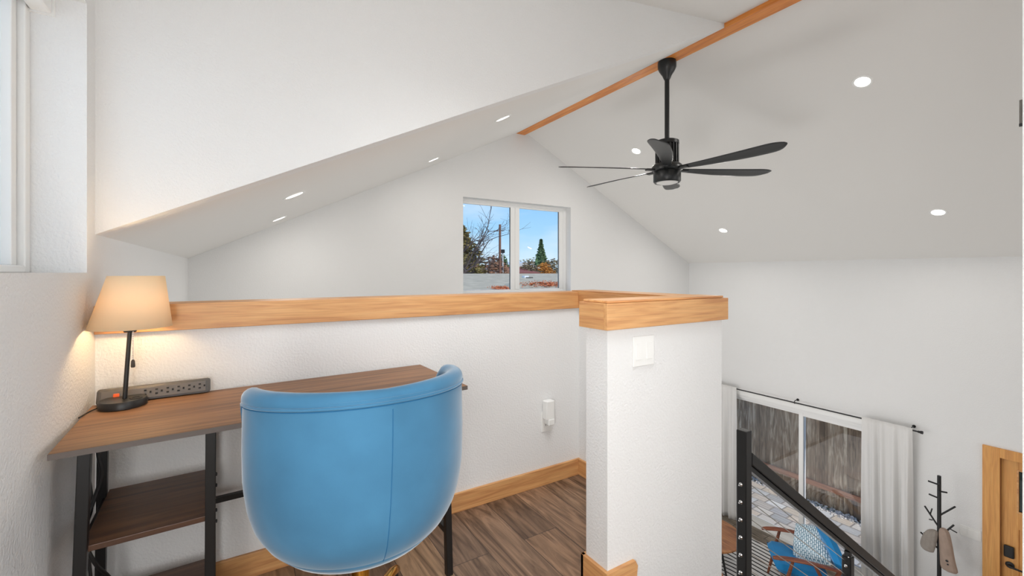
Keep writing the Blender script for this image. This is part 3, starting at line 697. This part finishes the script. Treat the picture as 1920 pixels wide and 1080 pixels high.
t = thing('curtain_rod', 'thin black curtain rod mounted over the sliding patio door', 'curtain rod', (CXp, 3.2, -.672))
b = BM(); tube(b, [(0, -1.33, 0), (0, 1.5, 0)], .009, 12); obj('rod', b, BLACKM, t, smooth=True)
for yy in (-1.33, 1.5):
    b = BM(); s = -1 if yy < 0 else 1; lathe(b, [(0, 0), (.013, 0), (.014, .02), (.018, .025), (.018, .045), (0, .05)], (0, yy, 0), 16, Matrix.Rotation(-s*PI/2, 3, 'X')); obj('finial', b, BLACKM, t, smooth=True)
for yy in (-1.27, 0.02, 1.4):
    b = BM(); tube(b, smoothpts([(.088, yy, .028), (.05, yy, .030), (.0, yy, .022), (-.012, yy, .0), (0, yy, -.012), (.014, yy, -.002)]), .005, 8); lathe(b, [(0, 0), (.018, 0), (.018, .006), (0, .008)], (.091, yy, .028), 14, Matrix.Rotation(-PI/2, 3, 'Y')); obj('bracket', b, BLACKM, t, smooth=True)

# ------------------------------------------------------------------ coat rack
t = thing('coat_rack', 'black branching coat rack standing between curtain and entry door', 'coat rack', (6.557, 1.631, ZL))
b = BM(); tube(b, [(0, 0, .02), (0, 0, 1.755)], [.019, .017], 16); obj('pole', b, BLACKM, t, smooth=True)
b = BM(); lathe(b, [(0, 0), (.17, 0), (.17, .012), (.03, .022), (0, .024)], seg=36); obj('base', b, BLACKM, t, smooth=True)
br = [((0, .0, 1.655), (-.03, .085, 1.672)), ((0, 0, 1.585), (-.06, -.075, 1.618)), ((0, 0, 1.505), (-.03, .078, 1.528)), ((0, 0, 1.585), (-.09, -.02, 1.70)),
      ((0, 0, 1.315), (.03, -.122, 1.462)), ((0, 0, 1.18), (-.028, .113, 1.378)), ((0, 0, .94), (-.036, .146, 1.07)), ((0, 0, 1.08), (.027, -.111, 1.258))]
tw = {5: [((-.017, .070, 1.30), (-.013, .055, 1.372)), ((-.012, .050, 1.245), (-.02, .080, 1.242))], 6: [((-.027, .108, 1.035), (-.031, .118, 1.08))], 7: [((.019, -.077, 1.205), (.033, -.134, 1.182))]}
for i, (p, q) in enumerate(br):
    b = BM(); tube(b, [p, q], .0085, 10)
    for a2, b2 in tw.get(i, []): tube(b, [a2, b2], .006, 8)
    obj('branch', b, BLACKM, t, smooth=True)
# hat and jacket hanging on it
def cloth(name, label, cat, m, rows, nseg=28, wob=.004, seed=1):
    rnd = random.Random(seed); b = BM(); R = []
    for (x, y, z, wx, wy) in rows:
        R.append([b.verts.new((x+math.cos(2*PI*k/nseg)*wx*(1+.12*math.sin(k*1.7+z*20)), y+math.sin(2*PI*k/nseg)*wy+wob*math.sin(k*2.1+z*30), z)) for k in range(nseg)])
    for A, B in zip(R, R[1:]):
        for k in range(nseg): b.faces.new([A[k], A[(k+1) % nseg], B[(k+1) % nseg], B[k]])
    b.faces.new(R[0]); b.faces.new(R[-1][::-1])
    return tag(obj(name, b, m, smooth=True, sub=1), label, cat)
hx, hy, hz = 6.557, 1.631, ZL
cloth('hat', 'grey cap hanging on the left side of the coat rack', 'hat', mat('grey_felt', (142, 134, 126), .9, var=(20, .1), bump=(200, .3)),
      [(hx-.025, hy+.03, hz+1.15, .02, .02), (hx-.03, hy+.045, hz+1.13, .045, .045), (hx-.035, hy+.065, hz+1.07, .055, .06), (hx-.04, hy+.082, hz+.98, .058, .068), (hx-.04, hy+.09, hz+.915, .05, .06), (hx-.04, hy+.07, hz+.895, .03, .035)])
jk = cloth('jacket', 'beige brown jacket draped on the right side of the coat rack', 'jacket', mat('beige_cloth', (158, 138, 124), .9, var=(12, .08), bump=(300, .3)),
      [(hx+.0, hy-.035, hz+1.195, .025, .02), (hx-.005, hy-.04, hz+1.175, .04, .04), (hx-.005, hy-.045, hz+1.11, .05, .052), (hx-.0, hy-.055, hz+1.0, .055, .055), (hx+.0, hy-.065, hz+.88, .052, .062), (hx+.0, hy-.078, hz+.78, .05, .070), (hx+.0, hy-.085, hz+.745, .046, .068)])
b = BM(); lathe(b, [(0, 0), (.011, 0), (.012, .003), (0, .005)], (hx-.053, hy-.075, hz+.875), 14, Matrix.Rotation(-PI/2, 3, 'Y')); lathe(b, [(0, 0), (.008, 0), (.008, .003), (0, .004)], (hx-.053, hy-.082, hz+.84), 14, Matrix.Rotation(-PI/2, 3, 'Y')); obj('button', b, BLACKM, jk)

# ------------------------------------------------------------------ rug
m, n, pb = newmat('striped_rug'); pb.inputs['Roughness'].default_value = .95
tcn = n.nodes.new('ShaderNodeTexCoord'); sp_ = n.nodes.new('ShaderNodeSeparateXYZ'); n.links.new(tcn.outputs['Object'], sp_.inputs[0])
def mth(op, a, b=None):
    q = n.nodes.new('ShaderNodeMath'); q.operation = op
    for i, v in enumerate((a, b)):
        if v is None: continue
        if isinstance(v, (int, float)): q.inputs[i].default_value = v
        else: n.links.new(v, q.inputs[i])
    return q.outputs[0]
X_, Y_ = sp_.outputs['X'], sp_.outputs['Y']
AX, AY = 4.95, 3.35
dx_, dy_ = mth('SUBTRACT', X_, AX), mth('MAXIMUM', mth('SUBTRACT', Y_, AY), 0.0)
dist = mth('SQRT', mth('ADD', mth('MULTIPLY', dx_, dx_), mth('MULTIPLY', dy_, dy_)))
near = mth('FRACT', mth('MULTIPLY', dist, 1/.078))
strp = mth('FRACT', mth('MULTIPLY', X_, 1/.078))
sel = mth('GREATER_THAN', X_, 5.80)
nm = mth('ADD', mth('MULTIPLY', strp, sel), mth('MULTIPLY', near, mth('SUBTRACT', 1.0, sel)))
blk = mth('LESS_THAN', nm, .30)
mc = n.nodes.new('ShaderNodeMixRGB'); mc.inputs[1].default_value = (*lin((228, 228, 226)), 1); mc.inputs[2].default_value = (*lin((26, 26, 28)), 1)
n.links.new(blk, mc.inputs[0]); n.links.new(mc.outputs[0], pb.inputs['Base Color'])
b = BM(); bx(b, 4.2, 6.53, 1.5, 4.35, ZL, ZL+.012)
tag(obj('rug', b, m), 'white rug with black stripes and arcs under the armchair', 'rug')

# coffee tables
def round_table(x, y, r, h, label, mm, ecc=1.0):
    t = thing('coffee_table', label, 'table', (x, y, ZL+.0125))
    b = BM(); seg = 48; pr = [(0, h-.032), (r-.015, h-.032), (r, h-.022), (r, h-.006), (r-.006, h), (0, h)]
    lathe(b, pr, seg=seg)
    for v in b.verts: v.co.y *= ecc
    obj('tabletop', b, mm, t, smooth=True)
    for k in range(3):
        a = 2*PI*k/3+.5; b = BM(); tube(b, [(math.cos(a)*r*.45, math.sin(a)*r*.45, h-.03), (math.cos(a)*r*.68, math.sin(a)*r*.68, 0)], [.018, .012], 12); obj('leg', b, BLACKM, t, smooth=True)
round_table(5.40, 3.70, .455, .45, 'round wooden coffee table on striped rug behind the railing post', TABLEW)
round_table(4.60, 3.25, .275, .45, 'small wooden side table at the stub wall edge, nearer than the round one', TABLEW)

# ------------------------------------------------------------------ armchair
AC = Vector((5.905, 2.735, ZL+.0125)); fdir = Vector((-.633, .774, 0)); arot = math.atan2(fdir.y, fdir.x)
t = thing('armchair', 'blue cushioned armchair with curved walnut arms beside the patio door', 'armchair', AC, arot)
BLUE = mat('blue_upholstery', (8, 118, 176), .85, sheen=.3, var=(9, .06), bump=(400, .1))
# local: +x forward, y left/right
for s in (-1, 1):
    b = BM(); P = [(.37, s*.315, .566), (.30, s*.32, .578), (.15, s*.325, .59), (-.02, s*.325, .585), (-.20, s*.322, .565), (-.30, s*.315, .55)]
    W_ = [.022, .036, .040, .034, .028, .024]; R = []
    PS = smoothpts(P, 5); n_ = len(PS)
    for i, p in enumerate(PS):
        w_ = W_[min(5, i//5)]*(1-(i % 5)/5)+W_[min(5, i//5+1)]*((i % 5)/5) if i//5 < 5 else W_[5]
        h_ = .012
        R.append([b.verts.new(p+Vector((0, yy*w_, zz*h_))) for yy, zz in ((-1, -.6), (-.6, -1), (.6, -1), (1, -.6), (1, .6), (.6, 1), (-.6, 1), (-1, .6))])
    for A, B in zip(R, R[1:]):
        for k in range(8): b.faces.new([A[k], A[(k+1) % 8], B[(k+1) % 8], B[k]])
    b.faces.new(R[0]); b.faces.new(R[-1][::-1]); obj('arm', b, WALNUT, t, smooth=True)
    b = BM(); tube(b, [(.16, s*.32, .58), (.22, s*.31, .33), (.30, s*.30, .0)], [.016, .022, .013], 12); obj('leg', b, WALNUT, t, smooth=True)
    b = BM(); tube(b, [(-.05, s*.32, .58), (-.18, s*.31, .33), (-.36, s*.30, .0)], [.016, .024, .013], 12); obj('leg', b, WALNUT, t, smooth=True)
    b = BM(); bar(b, (.25, s*.30, .30), (-.24, s*.30, .24), .03, .045); obj('side_rail', b, WALNUT, t, bev=.006)
    b = BM(); bar(b, (-.22, s*.25, .24), (-.45, s*.24, .80), .03, .04); obj('back_post', b, WALNUT, t, bev=.006)
for p, q in (((.24, -.3, .29), (.24, .3, .29)), ((-.23, -.3, .25), (-.23, .3, .25)), ((-.44, -.25, .78), (-.44, .25, .78))):
    b = BM(); bar(b, p, q, .03, .045); obj('cross_rail', b, WALNUT, t, bev=.006)
def cushion(M, lx_, ly_, th, puff=.03, n1=14):
    b = BM(); rows = []
    for side in (1, -1):
        g = []
        for i in range(n1+1):
            r_ = []
            for j in range(n1+1):
                u, v = 2*i/n1-1, 2*j/n1-1; e_ = (1-abs(u)**4)*(1-abs(v)**4)
                z = side*(th*.5*min(1, e_*4+.0)**.5+puff*e_)
                k = 1-.05*(1-min(1, e_*2)) 
                r_.append(b.verts.new(M @ Vector((u*lx_*(1-.04*v*v), v*ly_*(1-.04*u*u), z))))
            g.append(r_)
        for i in range(n1):
            for j in range(n1): b.faces.new([g[i][j], g[i+1][j], g[i+1][j+1], g[i][j+1]])
    bmesh.ops.remove_doubles(b, verts=b.verts[:], dist=.0008)
    return b
Ms = Matrix.Translation((.035, 0, .385)) @ Matrix.Rotation(math.radians(-7), 4, 'Y'); obj('seat_cushion', cushion(Ms, .30, .285, .10, .02), BLUE, t, smooth=True)
Mb = Matrix.Translation((-.325, 0, .62)) @ Matrix.Rotation(math.radians(-68), 4, 'Y'); obj('back_cushion', cushion(Mb, .27, .275, .09, .025), BLUE, t, smooth=True)
# patterned pillow
m2, n2, pb = newmat('pillow_pattern'); pb.inputs['Roughness'].default_value = .9
tcn = n2.nodes.new('ShaderNodeTexCoord'); mp = n2.nodes.new('ShaderNodeMapping'); brk = n2.nodes.new('ShaderNodeTexBrick')
mp.inputs['Scale'].default_value = (1, 1, 1); brk.inputs['Scale'].default_value = 1; brk.inputs['Brick Width'].default_value = .045; brk.inputs['Row Height'].default_value = .022; brk.inputs['Mortar Size'].default_value = .0045
brk.inputs['Color1'].default_value = (*lin((226, 234, 238)), 1); brk.inputs['Color2'].default_value = (*lin((206, 222, 230)), 1); brk.inputs['Mortar'].default_value = (*lin((96, 132, 152)), 1); brk.offset = .5
nz = n2.nodes.new('ShaderNodeTexNoise'); nz.inputs['Scale'].default_value = 26
vm = n2.nodes.new('ShaderNodeVectorMath'); vm.operation = 'MULTIPLY_ADD'; vm.inputs[1].default_value = (.02, .02, 0)
n2.links.new(tcn.outputs['Object'], nz.inputs['Vector']); n2.links.new(nz.outputs['Color'], vm.inputs[0]); n2.links.new(tcn.outputs['Object'], vm.inputs[2]); n2.links.new(vm.outputs[0], brk.inputs['Vector']); n2.links.new(brk.outputs['Color'], pb.inputs['Base Color'])
po = obj('throw_pillow', cushion(Matrix.Identity(4), .215, .215, .05, .05), m2, smooth=True)
po.matrix_world = Matrix.Translation(AC) @ Matrix.Rotation(arot, 4, 'Z') @ Matrix.Translation((-.13, -.03, .635)) @ Matrix.Rotation(math.radians(42), 4, 'Z') @ Matrix.Rotation(math.radians(48), 4, 'Y') @ Matrix.Rotation(math.radians(20), 4, 'Z')
tag(po, 'white square pillow with blue grey pattern on the blue armchair', 'pillow')

# ------------------------------------------------------------------ outside: patio
b = BM(); bx(b, XR+.15, 8.42, -1, 7, -2.95, -2.83); struct('floor_patio', b, PAVER)
GRASS = mat('ground', (96, 100, 66), .95, var=(3, .2))
b = BM(); bx(b, -60, 90, YG+.19, 140, -3.2, -3.0); bx(b, 8.42, 90, -30, YG+.19, -3.2, -2.9); struct('floor_ground', b, GRASS)
rnd = random.Random(4); b = BM()
for i in range(1500):
    x = rnd.uniform(8.36, 8.58); y = rnd.uniform(.8, 6.3); r = rnd.uniform(.014, .03); z = -2.85+rnd.uniform(0, .03)
    vs = [b.verts.new((x+dx*r*rnd.uniform(.7, 1.2), y+dy*r*rnd.uniform(.7, 1.2), z+dz_*r*.8)) for dx, dy, dz_ in ((1, 0, 0), (0, 1, 0), (-1, 0, 0), (0, -1, 0), (0, 0, 1), (0, 0, -1))]
    for f in ((0, 1, 4), (1, 2, 4), (2, 3, 4), (3, 0, 4), (1, 0, 5), (2, 1, 5), (3, 2, 5), (0, 3, 5)): b.faces.new([vs[k] for k in f])
tag(obj('gravel', b, mat('gravel_stone', (216, 210, 204), .8, var=(25, .35))), 'strip of grey and white gravel along the fence foot', 'gravel', kind='stuff')
t = thing('wooden_fence', 'weathered brown board fence behind the patio door', 'fence', (8.62, 3.0, -2.9))
mf, nf, pf = newmat('weathered_boards'); pf.inputs['Roughness'].default_value = .9
tcn = nf.nodes.new('ShaderNodeTexCoord'); mp = nf.nodes.new('ShaderNodeMapping'); mp.inputs['Rotation'].default_value = (0, PI/2, 0)
spx = nf.nodes.new('ShaderNodeSeparateXYZ'); nf.links.new(tcn.outputs['Object'], spx.inputs[0])
fl = nf.nodes.new('ShaderNodeMath'); fl.operation = 'MULTIPLY'; fl.inputs[1].default_value = 1/.14; nf.links.new(spx.outputs['Y'], fl.inputs[0])
flo = nf.nodes.new('ShaderNodeMath'); flo.operation = 'FLOOR'; nf.links.new(fl.outputs[0], flo.inputs[0])
wn = nf.nodes.new('ShaderNodeTexWhiteNoise'); wn.noise_dimensions = '1D'; nf.links.new(flo.outputs[0], wn.inputs['W'])
mp2 = nf.nodes.new('ShaderNodeMapping'); mp2.inputs['Scale'].default_value = (10, 16, 2.2); nf.links.new(tcn.outputs['Object'], mp2.inputs[0])
nz = nf.nodes.new('ShaderNodeTexNoise'); nz.inputs['Scale'].default_value = 1.3; nz.inputs['Detail'].default_value = 8; nz.inputs['Distortion'].default_value = 1.0; nf.links.new(mp2.outputs[0], nz.inputs['Vector'])
ad = nf.nodes.new('ShaderNodeMath'); ad.operation = 'MULTIPLY_ADD'; ad.inputs[1].default_value = .25; nf.links.new(wn.outputs['Value'], ad.inputs[0]); nf.links.new(nz.outputs['Fac'], ad.inputs[2])
rf = nf.nodes.new('ShaderNodeValToRGB'); el = rf.color_ramp.elements; el[0].position = .4; el[0].color = (*lin((112, 92, 74)), 1); el[1].position = .92; el[1].color = (*lin((222, 204, 178)), 1); q = el.new(.66); q.color = (*lin((160, 136, 112)), 1)
nf.links.new(ad.outputs[0], rf.inputs[0]); nf.links.new(rf.outputs[0], pf.inputs['Base Color'])
b = BM(); rnd = random.Random(9)
for k in range(44):
    y = -2.6+k*.14; bx(b, 0, .018, y, y+.134, .02+rnd.uniform(0, .02), 2.0+rnd.uniform(-.01, .01))
obj('boards', b, mf, t)
REDW = wood('fence_rail', (204, 146, 114), (186, 128, 98), (160, 108, 82), 1)
for zz in (.34, 1.54): b = BM(); bx(b, -.04, 0, -2.6, 3.56, zz, zz+.09); obj('rail', b, REDW, t, bev=.003)
b = BM(); bx(b, -.03, .05, -2.6, 3.56, 2.0, 2.04); obj('cap', b, REDW, t)
for yy in (-2.0, .1, 2.35): b = BM(); bx(b, .02, .11, yy, yy+.09, 0, 2.0); obj('post', b, REDW, t)

# ------------------------------------------------------------------ outside: neighbourhood seen through the gable window
SHING = mat('shingles', (188, 172, 144), .95, var=(4, .13), bump=(30, .6))
t = thing('house', 'low house with grey shingle roof filling foot of the gable window view', 'house', (0, 0, 0))
b = BM(); prism(b, [(16.0, 1.165), (8.2, .638), (8.2, .57), (16.0, 1.08), (22, .74), (22, .80)], 0, 2.5, 24); obj('roof', b, SHING, t)
b = BM(); V = [b.verts.new(p) for p in ((6.62, 10.6, .965), (14, 10.6, .965), (14, 7.7, .60), (4.72, 7.7, .60), (6.62, 12.2, .62), (14, 12.2, .62), (4.72, 7.7, .5), (14, 7.7, .5))]
for f in ((0, 1, 2, 3), (0, 4, 5, 1), (3, 2, 7, 6), (0, 3, 6, 4), (4, 6, 7, 5), (1, 5, 7, 2)): b.faces.new([V[k] for k in f])
obj('roof', b, SHING, t)
b = BM(); bx(b, 2.9, 23.5, 8.9, 21.5, -3, .60); bx(b, 5.3, 13.8, 8.1, 8.9, -3, .50); obj('walls', b, mat('house_wall', (196, 188, 172), .8), t)
b = BM(); bx(b, 8.95, 9.15, 13.6, 13.8, .95, 1.085); obj('roof_vent', b, WHITE, t, bev=.02)
b = BM(); bx(b, 9.0, 9.30, 13.56, 13.60, .98, 1.03); obj('vent_opening', b, BLACKM, t)
rnd = random.Random(5); b = BM()
def leafpatch(n_, fx, fy, fz):
    for i in range(n_):
        u, v = rnd.gauss(0, .38), rnd.gauss(0, .38); x, y = fx(u, v), fy(u, v); z = fz(x, y)+.01; s = rnd.uniform(.015, .04); a = rnd.random()*6
        vs = [b.verts.new((x+math.cos(a+k*PI/2)*s, y+math.sin(a+k*PI/2)*s, z+rnd.uniform(0, .035))) for k in range(4)]; b.faces.new(vs)
leafpatch(520, lambda u, v: 5.88+u*.35+.25*v, lambda u, v: 10.0+v*.75, lambda x, y: .638+(y-8.2)*.0676)
leafpatch(800, lambda u, v: 7.4+u*1.5, lambda u, v: 9.75+max(-1.2, min(.8, v*.7)), lambda x, y: .60+(y-7.7)*.1259 if x > 4.72+(y-7.7)*.655 else .638+(y-8.2)*.0676)
leaf_o = obj('fallen_leaves', b, mat('leaf_orange', (206, 118, 70), .9, var=(6, .25)), None)
tag(leaf_o, 'orange fallen leaves scattered over the near roof slope', 'leaves', kind='stuff')
def foliage(name, label, base, shape, n_, leaf, m, seed, trunk=None, group=None, cat='tree'):
    """shape(rnd)-> point; leaf clumps as small bent quads"""
    rnd = random.Random(seed); t = thing(name, label, cat, base, 0, group); b = BM()
    for i in range(n_):
        p = Vector(shape(rnd)); s = leaf*rnd.uniform(.5, 1.4)
        d = Vector((rnd.gauss(0, 1), rnd.gauss(0, 1), rnd.gauss(0, .6))).normalized(); a, c = frame_of(d)
        vs = [b.verts.new(p+a*s), b.verts.new(p+c*s*.45+d*s*.2), b.verts.new(p-a*s), b.verts.new(p-c*s*.45+d*s*.2)]; b.faces.new(vs)
    obj('foliage', b, m, t)
    if trunk:
        b = BM(); tube(b, [(0, 0, 0), (0, 0, trunk[1])], [trunk[0], trunk[0]*.3], 8); obj('trunk', b, mat('bark', (96, 78, 62), .95), t)
    return t
GRN = mat('needles_olive', (142, 126, 76), .9, var=(1.2, .35)); GRD = mat('needles_green', (104, 128, 84), .9, var=(1.5, .3))
BRN = mat('hedge_brown', (128, 112, 84), .95, var=(1.0, .3)); ORG = mat('leaf_gold', (206, 140, 62), .9, var=(2, .25))
def cone(r, h, z0=0, pw=1.0):
    def f(rnd):
        z = rnd.random()**1.5; a = rnd.random()*2*PI; rr = r*((1-z)**pw)*(.55+.45*rnd.random())*(1+.22*math.sin(a*5+z*23)); return (math.cos(a)*rr, math.sin(a)*rr, z0+z*h)
    return f
def blob(rx, ry, rz_, z0):
    def f(rnd):
        d = Vector((rnd.gauss(0, 1), rnd.gauss(0, 1), rnd.gauss(0, 1))).normalized()*(rnd.random()**.33); k = 1+.2*math.sin(d.x*9+d.y*7); return (d.x*rx*k, d.y*ry, z0+d.z*rz_)
    return f
foliage('evergreen_tree', 'dense olive green evergreen at left side of the gable window', (9.3, 20.5, -3), cone(2.9, 6.9, 0, .7), 10000, .14, GRN, 11, (.25, 7.0))
foliage('conifer', 'pointed green conifer standing beyond the house roof', (21.4, 30, -3), cone(1.75, 7.0, 0, 1.0), 8000, .12, GRD, 12, (.18, 6.6))
foliage('autumn_tree', 'orange leaved round tree at foot of the pointed conifer', (19.55, 27, -3), blob(.95, .9, 1.7, 3.3), 3000, .10, ORG, 13, (.12, 3.4))
for i, (x, y, r, h, c, lab) in enumerate([(17.9, 26.5, 1.1, 5.1, BRN, 'brownish bushy tree left of the orange tree'), (21.9, 29.0, 1.7, 5.4, BRN, 'brownish bushy tree at right edge of the gable window'),
        (23.3, 34, 2.6, 5.6, GRN, 'olive bushy tree behind the house and conifer'), (12.2, 21.6, 1.0, 5.2, mat('hedge_red', (150, 112, 88), .95, var=(1.2, .3)), 'reddish brown thicket beside the utility pole'),
        (13.9, 24.5, 1.0, 5.0, BRN, 'brown thicket seen just behind the window mullion'), (16.2, 27.6, .55, 5.6, GRD, 'small dark green tree next to the pale house')]):
    foliage('bushy_tree', lab, (x, y, -3), blob(r, r, 2.0, h-2.0), 2600, .11, c, 20+i, (.1, h-1.5))
# bare tree
t = thing('bare_tree', 'bare branching tree reaching in from upper left of the gable window', 'tree', (8.2, 19.0, -3))
rnd = random.Random(17); b = BM()
def grow(p, d, r, ln, dep):
    pts = [p]; dd = d.copy(); q = p.copy(); k = 4
    for i in range(k):
        dd = (dd+Vector((rnd.gauss(0, .12), rnd.gauss(0, .12), rnd.gauss(0, .1)+.015))).normalized(); q = q+dd*ln/k; pts.append(q)
    tube(b, pts, [r*(1-.4*i/k) for i in range(k+1)], 5, cap=False)
    if dep == 0: return
    for i in range(3):
        j = rnd.randint(1, k); nd = (dd+Vector((rnd.gauss(0, .55), rnd.gauss(0, .45), rnd.gauss(.05, .4)))).normalized()
        grow(pts[j], nd, r*.55, ln*rnd.uniform(.55, .8), dep-1)
tube(b, [(0, 0, 0), (.1, 0, 3.5)], [.22, .17], 8)
for d in ((.45, .0, .95), (.9, .1, .45), (.2, -.1, .95), (.7, 0, .8), (-.5, .2, .8)): grow(Vector((.1, 0, 3.0+rnd.random()*.8)), Vector(d).normalized(), .06, 2.1, 4)
obj('branches', b, mat('bark_bare', (92, 80, 76), .95), t)
# poles
t = thing('utility_pole', 'tall brown wooden utility pole rising beyond the grey roof', 'utility pole', (11.6, 20, -3))
b = BM(); tube(b, [(0, 0, 0), (0, 0, 6.75)], [.085, .06], 10); obj('pole', b, mat('pole_wood', (132, 92, 74), .9), t, smooth=True)
t = thing('street_lamp', 'slim pale street lamp post right of the utility pole', 'street lamp', (12.42, 21.1, -3))
b = BM(); tube(b, [(0, 0, 0), (0, 0, 5.3)], [.06, .045], 8); obj('pole', b, mat('pale_pole', (205, 205, 205), .6), t, smooth=True)
b = BM(); bx(b, -.09, .09, -.09, .09, 5.3, 5.5); obj('lamp_head', b, BLACKM, t, bev=.02)
# houses far behind
def house(name, label, x0, x1, y, zw, zr, roofm, wallm, depth=5):
    t = thing(name, label, 'house', ((x0+x1)/2, y, -3)); h = (x1-x0)/2
    b = BM(); bx(b, -h, h, 0, depth, 0, zw+3); obj('walls', b, wallm, t)
    b = BM(); prism(b, [(-h-.3, zw+3-.02), (0, zr+3), (h+.3, zw+3-.02), (0, zr+3-.12)] if False else [(-h-.3, zw+2.98), (h+.3, zw+2.98), (0, zr+3)], 1, -.2, depth+.2); obj('roof', b, roofm, t)
    b = BM(); bx(b, -.35, .0, -.03, 0, zw+1.7, zw+2.6); obj('window', b, mat('far_window', (110, 130, 150), .3), t)
    return t
WHW = mat('pale_blue_wall', (206, 218, 232), .7)
house('house', 'small pale gabled house tip just above roof line in left pane', 12.55, 13.3, 23.6, 1.1, 1.5, mat('light_roof', (208, 208, 206), .8), WHW)
house('house', 'pale blue house with white roof beyond the right window pane', 17.2, 19.6, 28, 1.55, 2.05, mat('light_roof', (208, 208, 206), .8), WHW)
t = thing('red_roof_building', 'long low building with dark red roof beyond the grey roof', 'building', (15.5, 25.2, -3))
b = BM(); prism(b, [(0, 4.2), (0, 4.05), (3, 4.62), (3, 4.72)], 0, -2.2, 2.4); obj('roof', b, mat('red_roof', (142, 84, 72), .9), t)
b = BM(); bx(b, -2.1, 2.3, .2, 3, 0, 4.08); obj('walls', b, MATS['house_wall'], t)
